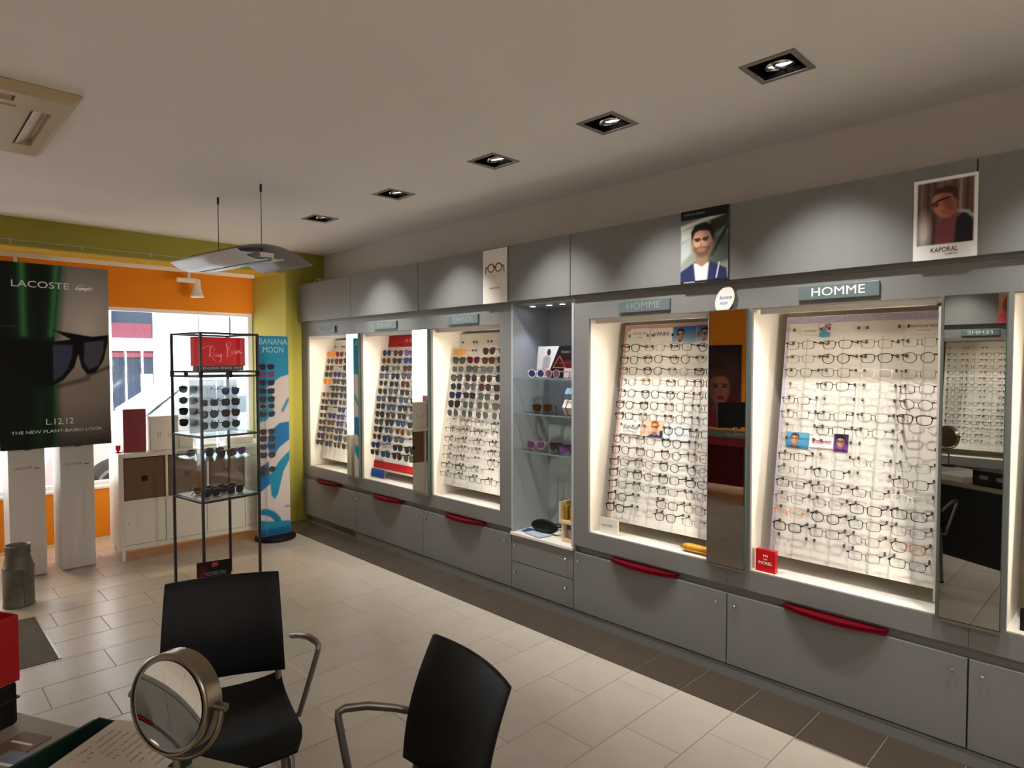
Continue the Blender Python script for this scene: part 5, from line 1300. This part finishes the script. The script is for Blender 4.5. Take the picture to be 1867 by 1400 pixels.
def magnifier():
    C0 = Vector((.3065, 1.0785, 1.0165)); px = Vector((.455, -.89, .055)).normalized()
    nrm = Vector((-.872, -.49, .098)); nrm = (nrm-px*nrm.dot(px)).normalized(); upv = nrm.cross(px); 
    if upv.z < 0: upv = -upv
    # local x = pivot axis (seen left to right), local -y = mirror side, z = up
    M = Matrix((( px.x, -nrm.x, upv.x, C0.x), (px.y, -nrm.y, upv.y, C0.y), (px.z, -nrm.z, upv.z, C0.z), (0,0,0,1)))
    base = Vector((C0.x, C0.y, ZD+.0565))
    t = thing('magnifying_mirror', 'round brushed-metal magnifying mirror on a stand, lower left foreground', 'mirror', (C0.x+.012, C0.y-.006, ZD+.0580))
    def loc(o): o.matrix_world = M; 
    def put(mb, name, mt):
        me = mb.mesh(name, [mt]); me.transform(Matrix.Translation(-Vector(t.location)) @ M); return link(name, me, t)
    R, n = .0765, 48; depth = .030
    mb = MB(); v = []; f = []
    def band(prof):
        v = [(r*math.cos(2*PI*k/n), y, r*math.sin(2*PI*k/n)) for r, y in prof for k in range(n)]
        mb.add(v, [(i*n+k, i*n+(k+1) % n, (i+1)*n+(k+1) % n, (i+1)*n+k) for i in range(len(prof)-1) for k in range(n)], 0, True); return v
    band([(R-.0045, .0), (R-.0035, -.0045)]); band([(R-.0035, -.0045), (R-.0008, -.005)]); band([(R-.0008, -.005), (R+.0008, -.0035), (R+.001, .0), (R+.001, depth-.002)]); v = band([(R+.001, depth-.002), (R-.003, depth)])
    mb.add(v[-n:], [tuple(range(n))]); put(mb, 'ring', M_bronze)
    mb = MB(); band([(R-.0105, .0006), (R-.004, -.001)]); put(mb, 'bezel', mat('grey_bezel', S(128,124,118), .35, .3))
    # concave glass
    RC = .47; mb = MB(); v = [(0, 0, 0)]; f = []; m_ = 24; rr = R-.010; y0 = RC-math.sqrt(RC*RC-rr*rr)-.003
    v = [(0, y0, 0)]
    for i in range(1, m_+1):
        r = rr*i/m_; y = y0-(RC-math.sqrt(RC*RC-r*r))
        for k in range(n): a = 2*PI*k/n; v.append((r*math.cos(a), y, r*math.sin(a)))
    f += [(0, 1+k, 1+(k+1) % n) for k in range(n)]
    for i in range(m_-1):
        for k in range(n): f.append((1+i*n+k, 1+(i+1)*n+k, 1+(i+1)*n+(k+1) % n, 1+i*n+(k+1) % n))
    mb.add(v, f, 0, True); put(mb, 'mirror_glass', M_mirrorclear)
    mb = MB(); arc = [((R+.011)*math.cos(a), depth/2, (R+.011)*math.sin(a)) for a in np.linspace(PI, 2*PI, 33)]; mb.tube(arc, .0042, 10); put(mb, 'yoke', M_bronze)
    for s in (-1, 1):
        mb = MB(); mb.tube([(s*(R+.001), depth/2, 0), (s*(R+.020), depth/2, 0)], [.0062, .0062], 14); put(mb, 'pivot_knob', M_bronze)
    low = M @ Vector((0, depth/2, -(R+.011))); T = Vector(t.location)
    MB().tube([tuple(low-T), (low.x-T.x, low.y-T.y, .014)], .0058, 12).build('stem', M_bronze, t)
    MB().lathe([(.058, 0), (.060, .004), (.056, .009), (.012, .016), (0, .016)], 36, o=(low.x-T.x, low.y-T.y, 0), cap=False).build('base', M_black, t)
magnifier()

# ------------------------------------------------------------------ chairs
def chair(loc, rot, label, arms=(-1, 1)):
    """seen from its own front: faces local -y"""
    t = thing('armchair', label, 'chair', loc, rot, 'black chairs with grey tube arms')
    # seat shell
    mb = MB(); nx, ny = 8, 10; v = []
    for th in (0, -.013):
        for j in range(ny+1):
            s = j/ny; y = -.205+.40*s
            zc = .434-.030*max(0, (.22-s)/.22)**2+.030*max(0, (s-.80)/.20)**2-.012*math.sin(PI*s)
            hw = .236-.058*s-(.03*max(0, .14-s)/.14)
            for i in range(nx+1):
                u = 2*i/nx-1; v.append((hw*u, y, zc+.026*u*u+th))
    w = nx+1; m_ = w*(ny+1); f = []
    for j in range(ny):
        for i in range(nx):
            a = j*w+i; f.append((a, a+1, a+w+1, a+w)); f.append((m_+a, m_+a+w, m_+a+w+1, m_+a+1))
    for i in range(nx): f.append((i, m_+i, m_+i+1, i+1)); b = ny*w+i; f.append((b, b+1, m_+b+1, m_+b))
    for j in range(ny): a = j*w; f.append((a, a+w, m_+a+w, m_+a)); a = j*w+nx; f.append((a, m_+a, m_+a+w, a+w))
    mb.add(v, f, 0, True); o = mb.build('seat', M_black, t); bevel(o, .003)
    # back panel, bent slightly around the sitter and tapering down
    mb = MB(); nx, nz = 10, 10; v = []
    for th in (0, .011):
        for j in range(nz+1):
            s = j/nz; z = .505+.315*s; y = .176+.085*s-.020*math.sin(PI*s)
            hw = .177+.014*(1-s)
            for i in range(nx+1):
                u = 2*i/nx-1; v.append((hw*u, y-.026*u*u+th, z))
    w = nx+1; m_ = w*(nz+1); f = []
    for j in range(nz):
        for i in range(nx):
            a = j*w+i; f.append((a, a+1, a+w+1, a+w)); f.append((m_+a, m_+a+w, m_+a+w+1, m_+a+1))
    for i in range(nx): f.append((i, m_+i, m_+i+1, i+1)); b = nz*w+i; f.append((b, b+1, m_+b+1, m_+b))
    for j in range(nz): a = j*w; f.append((a, a+w, m_+a+w, m_+a)); a = j*w+nx; f.append((a, m_+a, m_+a+w, a+w))
    mb.add(v, f, 0, True); o = mb.build('backrest', M_black, t); bevel(o, .003)
    for s in (-1, 1):
        lg = MB(); lg.tube([(s*.180, -.150, .400), (s*.188, -.172, .385), (s*.200, -.215, .004)], .0105, 10).build('leg', M_chairsteel, t)
        MB().tube([(s*.166, .222, .60), (s*.168, .186, .50), (s*.176, .160, .405), (s*.190, .235, .004)], .0105, 10).build('leg', M_chairsteel, t)
        MB().tube([(s*.180, -.150, .398), (s*.190, .0, .398), (s*.176, .160, .402)], .009, 8).build('side_rail', M_chairsteel, t)
        if s in arms: P = [(s*.190, .035, .398), (s*.226, .034, .404), (s*.240, .028, .450), (s*.285, .012, .612), (s*.288, .014, .628), (s*.282, .030, .636), (s*.262, .085, .634), (s*.238, .150, .618), (s*.215, .215, .594)]
        if s in arms: MB().tube(P, [.010,.011,.011,.011,.0115,.0115,.0115,.011,.010], 10, flat=.8).build('armrest', M_chairsteel, t)
        for y in (-.215, .235): MB().tube([(s*(.200 if y < 0 else .190), y, 0), (s*(.200 if y < 0 else .190), y, .012)], .013, 10).build('foot_cap', M_rubber, t)
    MB().tube([(-.182, -.13, .396), (.182, -.13, .396)], .009, 8).build('cross_rail', M_chairsteel, t)
    MB().tube([(-.178, .13, .398), (.178, .13, .398)], .009, 8).build('cross_rail', M_chairsteel, t)
    return t
chair((.718, 2.005, 0), math.radians(-22), 'black chair with grey tube arms facing the camera, behind the magnifying mirror', (1,))
chair((.778, 1.224, 0), math.radians(-98.7), 'black chair with grey tube arms seen from behind its curved back, lower centre')

# ------------------------------------------------------------------ other side of the shop (seen in the mirrors)
LWX = -2.27
def lpos(y): return (LWX, y, 0)
LWR = PI/2
LB = [-1.12, -.14, .84, 1.82, 2.80]
LL = ['grey cabinet across the shop, rearmost one', 'grey cabinet across the shop, second from the rear', 'grey FEMME cabinet across the shop, mirrored in the nearest tall mirror', 'grey cabinet across the shop, by the orange wall']
for i, lb in enumerate(LL):
    cabinet(lpos(LB[i]), LWR, LB[i+1]-LB[i], lb, group='grey display cabinets across the shop')
word_sign(lpos(LB[2]), LWR, .330, .655, 'FEMME', 'slate FEMME sign seen reversed in the nearest tall mirror', M_letter, group=None)
word_sign(lpos(LB[1]), LWR, .330, .655, 'FEMME', 'slate FEMME sign across the shop, outside the mirrors', M_letter, group=None)
board(lpos(LB[2]), LWR, 'tilted eyeglasses board under the FEMME sign across the shop', 'FEMME board across the shop', optical_dark, {(8,2),(8,3)}, group='eyeglasses on the board under the FEMME sign', bx=.142)
def woman_poster():
    t = thing('poster', 'small colourful poster of a long-haired woman above the FEMME sign', 'poster', (LWX+.0415, LB[2]+.12, 1.9475), LWR)
    MB().box(0, 0, 0, .22, .006, .30).build('card', M_paper, t); p = Print(.22, .30, (196,120,90), .005)
    p.vgrad(0, (176,80,70), .30, (210,170,130)); portrait(p, .11, .19, .12, (214,150,116), (150,80,44), (190,70,90), longhair=True, glasses=False); p.build('print', t, (0, -.0006, 0))
woman_poster()
wb = MB(); wb.box(XL, YR, 2.315, LWX-.24, 2.80, ZC); struct('trim_4', wb, M_wall)
def big_portrait():
    t = thing('wall_poster', 'big dark poster of a curly-haired woman on the orange wall across the shop', 'poster', (XL+.012, 4.14, .62), LWR)
    w, h = .62, 1.18; MB().box(0, 0, 0, w, .01, h).build('panel', M_blackmatt, t)
    p = Print(w, h, (60,26,40), .01); p.vgrad(0, (120,30,40), h, (40,24,36)); p.ell(.3, .78, .26, .26, (70,46,36), soft=.05); p.ell(.4, .9, .18, .18, (54,36,30), soft=.05)
    portrait(p, .32, .56, .46, (150,92,74), (74,48,36), (120,26,36), glasses=False); p.ell(.30, .43, .055, .03, (150,20,34), soft=.01); p.poly([(.14,0),(.24,.3),(.20,.36),(.30,.34),(.30,0)], (140,84,68), soft=.02); p.build('print', t, (0, -.001, 0))
    t = thing('framed_panel', 'purple panel in a pale frame beside the curly-haired portrait across the shop', 'panel', (XL+.012, 3.22, .55), LWR)
    MB().box(0, 0, 0, .62, .012, 1.36).build('frame', M_frame, t); MB().box(.025, -.003, .025, .595, .0, 1.335).build('panel', mat('purple_panel', S(112,52,84), .4), t)
big_portrait()
def counter_across():
    t = thing('counter', 'glass-topped red counter across the shop, seen in the mirror by the bright HOMME cabinet', 'counter', (-1.35, 3.05, 0))
    MB().box(0, 0, .735, .62, 1.15, .745).build('glass_top', M_edgeglass, t)
    MB().box(.02, .02, .64, .60, 1.13, .734).build('apron', mat('red_apron', S(150,20,30), .4), t)
    for y in (.06, 1.05): MB().box(.05, y, 0, .57, y+.04, .64).build('leg_panel', M_grey, t)
    MB().box(.04, .10, .10, .07, 1.05, .64).build('back_panel', M_darkred, t)
    t = thing('monitor', 'grey screen standing on the red counter across the shop', 'monitor', (-.98, 3.35, .7455), .6)
    MB().lathe([(.10,0),(.10,.008),(.02,.012),(.02,.10)], 20).build('stand', M_steel, t); bevel(MB().box(-.22, -.02, .08, .22, .015, .36).build('screen', M_black, t), .006)
counter_across()
chair((-.42, 3.72, 0), math.radians(62), 'black chair with grey tube arms at the red counter across the shop')
# unseen panels added as fill light over the rear of the shop
for i, (x, y) in enumerate(((.6, -1.6), (-1.4, -1.6))):
    t = thing('fill_panel_light', ['added unseen fill light over the rear of the shop, right one', 'added unseen fill light over the rear of the shop, left one'][i], 'ceiling light', (x, y, ZC), 0, 'added fill lights over the rear of the shop')
    mb = MB()
    for b in ((-.3,-.3,.3,-.28), (-.3,.28,.3,.3), (-.3,-.28,-.28,.28), (.28,-.28,.3,.28)): mb.box(b[0], b[1], -.03, b[2], b[3], 0)
    mb.build('frame', M_frame, t); MB().box(-.28, -.28, -.012, .28, .28, -.002).build('diffuser', mat('diffuser', S(235,235,235), .6), t)
    area('fill_lamp', (0, 0, -.014), (.54, .54), FILL_W, (1, .98, .95), parent=t)

# ------------------------------------------------------------------ the street outside
struct('street', MB().box(-14, 6.75, -.30, 26, 24, -.18), mat('asphalt', S(120,120,122), .9, var=.15, scale=12))
struct('pavement', MB().box(-14, 6.62, -.20, 26, 8.0, -.06), mat('pavement_grey', S(168,166,162), .9, var=.1, scale=8))
struct('pavement_opposite', MB().box(-14, 10.3, -.20, 26, 11.2, -.06), mat('pavement_grey', S(168,166,162), .9))
def facade():
    t = thing('shop_building', 'white-framed glass shopfront across the street, with a rose band over the door', 'building', (0, 11.0, -.06))
    wh = mat('white_render', S(236,236,234), .8); gl = mat('dark_shop_glass', S(26,40,56), .12, spec=.4); rose = mat('rose_band', S(84,28,44), .7); pale = mat('pale_blue_cladding', S(190,214,222), .5)
    for x0, x1, z0, z1 in ((-12, 2.0, 2.7, 7), (2.0, 4.55, 2.62, 7), (4.55, 16, 0, 7), (3.08, 3.66, 0, 2.62), (-12, 2.36, 0, 2.7)): MB().box(x0, 0, z0, x1, .3, z1).build('wall', wh, t)
    MB().box(3.66, .04, 0, 4.55, .3, 2.62).build('cladding', pale, t)
    for x in (3.66, 4.16): MB().box(x, .02, 0, x+.02, .05, 2.62).build('joint_strip', gl, t)
    f = MB()
    for b in ((2.36,0,2.43,2.62), (3.0,0,3.08,2.62), (2.43,1.80,3.0,1.99), (2.43,.0,3.0,.16)): f.box(b[0], 0, b[1], b[2], .12, b[3])
    f.build('door_frame', wh, t)
    MB().box(2.43, .05, .16, 3.0, .06, 1.80).build('door_pane', gl, t); MB().box(2.43, .05, 1.99, 3.0, .06, 2.62).build('transom_pane', gl, t)
    MB().box(2.43, .03, 1.99, 2.98, .05, 2.22).build('rose_band', rose, t); MB().box(2.43, .03, 1.70, 3.0, .05, 1.80).build('rose_band', rose, t)
    MB().box(2.82, .02, 1.18, 2.98, .04, 1.44).build('notice', wh, t)
    for i in range(3):
        x = -1.6+1.3*i; MB().box(x, -.02, .9, x+.9, .0, 2.3).build('pane', pale, t); MB().box(x-.06, -.05, .82, x+.96, -.02, .9).build('ledge', wh, t)
facade()
def car():
    t = thing('car', 'white parked car in the street outside the window', 'car', (1.15, 8.55, -.18))
    body = [(0,.28),(.05,.55),(.12,.78),(.55,.93),(1.05,1.02),(1.62,1.44),(1.95,1.52),(2.9,1.50),(3.55,1.12),(3.95,1.02),(4.05,.62),(4.02,.28)]
    mb = MB(); n = len(body); ys = ((0,.04), (.08,0), (1.6,0), (1.68,.04)); v = []
    for y, e in ys:
        for x, z in body: v.append((x, y+(.10 if z > 1.1 and y < .8 else (-.10 if z > 1.1 else 0)), z))
    f = [tuple(range(n)), tuple(reversed(range(3*n, 4*n)))]
    for k in range(3):
        for i in range(n): f.append((k*n+i, k*n+(i+1) % n, (k+1)*n+(i+1) % n, (k+1)*n+i))
    mb.add(v, f); bevel(mb.build('body', mat('white_car_paint', S(236,238,240), .2, coat=.5), t), .03)
    gl = mat('car_glass', S(150,168,182), .05, spec=.8)
    MB().add([(1.12,.10,1.09),(1.12,1.58,1.09),(1.60,1.46,1.44),(1.60,.22,1.44)], [(0,1,2,3)]).build('windscreen', gl, t, (-.012, 0, .012))
    MB().add([(1.28,.055,1.08),(3.45,.055,1.08),(2.86,.088,1.44),(1.70,.088,1.44)], [(0,1,2,3)]).build('side_window', gl, t, (0, -.012, 0))
    for x in (.75, 3.2):
        for y in (-.01, 1.49):
            w = MB().lathe([(.20,0),(.31,.0),(.32,.03),(.32,.17),(.31,.2),(.20,.2)], 28).build('wheel', M_rubber, t, (x, y+.2, .32)); w.rotation_euler = (PI/2, 0, 0)
            h = MB().lathe([(0,.19),(.19,.202),(.2,.19)], 20, cap=False).build('hub', M_steel, w)
    MB().tube([(1.55,-.02,1.07), (1.55,-.16,1.10)], .05, 8).build('door_mirror', M_frame, t)
    MB().box(.02, .2, .62, .06, .5, .74).build('headlamp', M_chrome, t); MB().box(.02, 1.2, .62, .06, 1.5, .74).build('headlamp', M_chrome, t)
car()
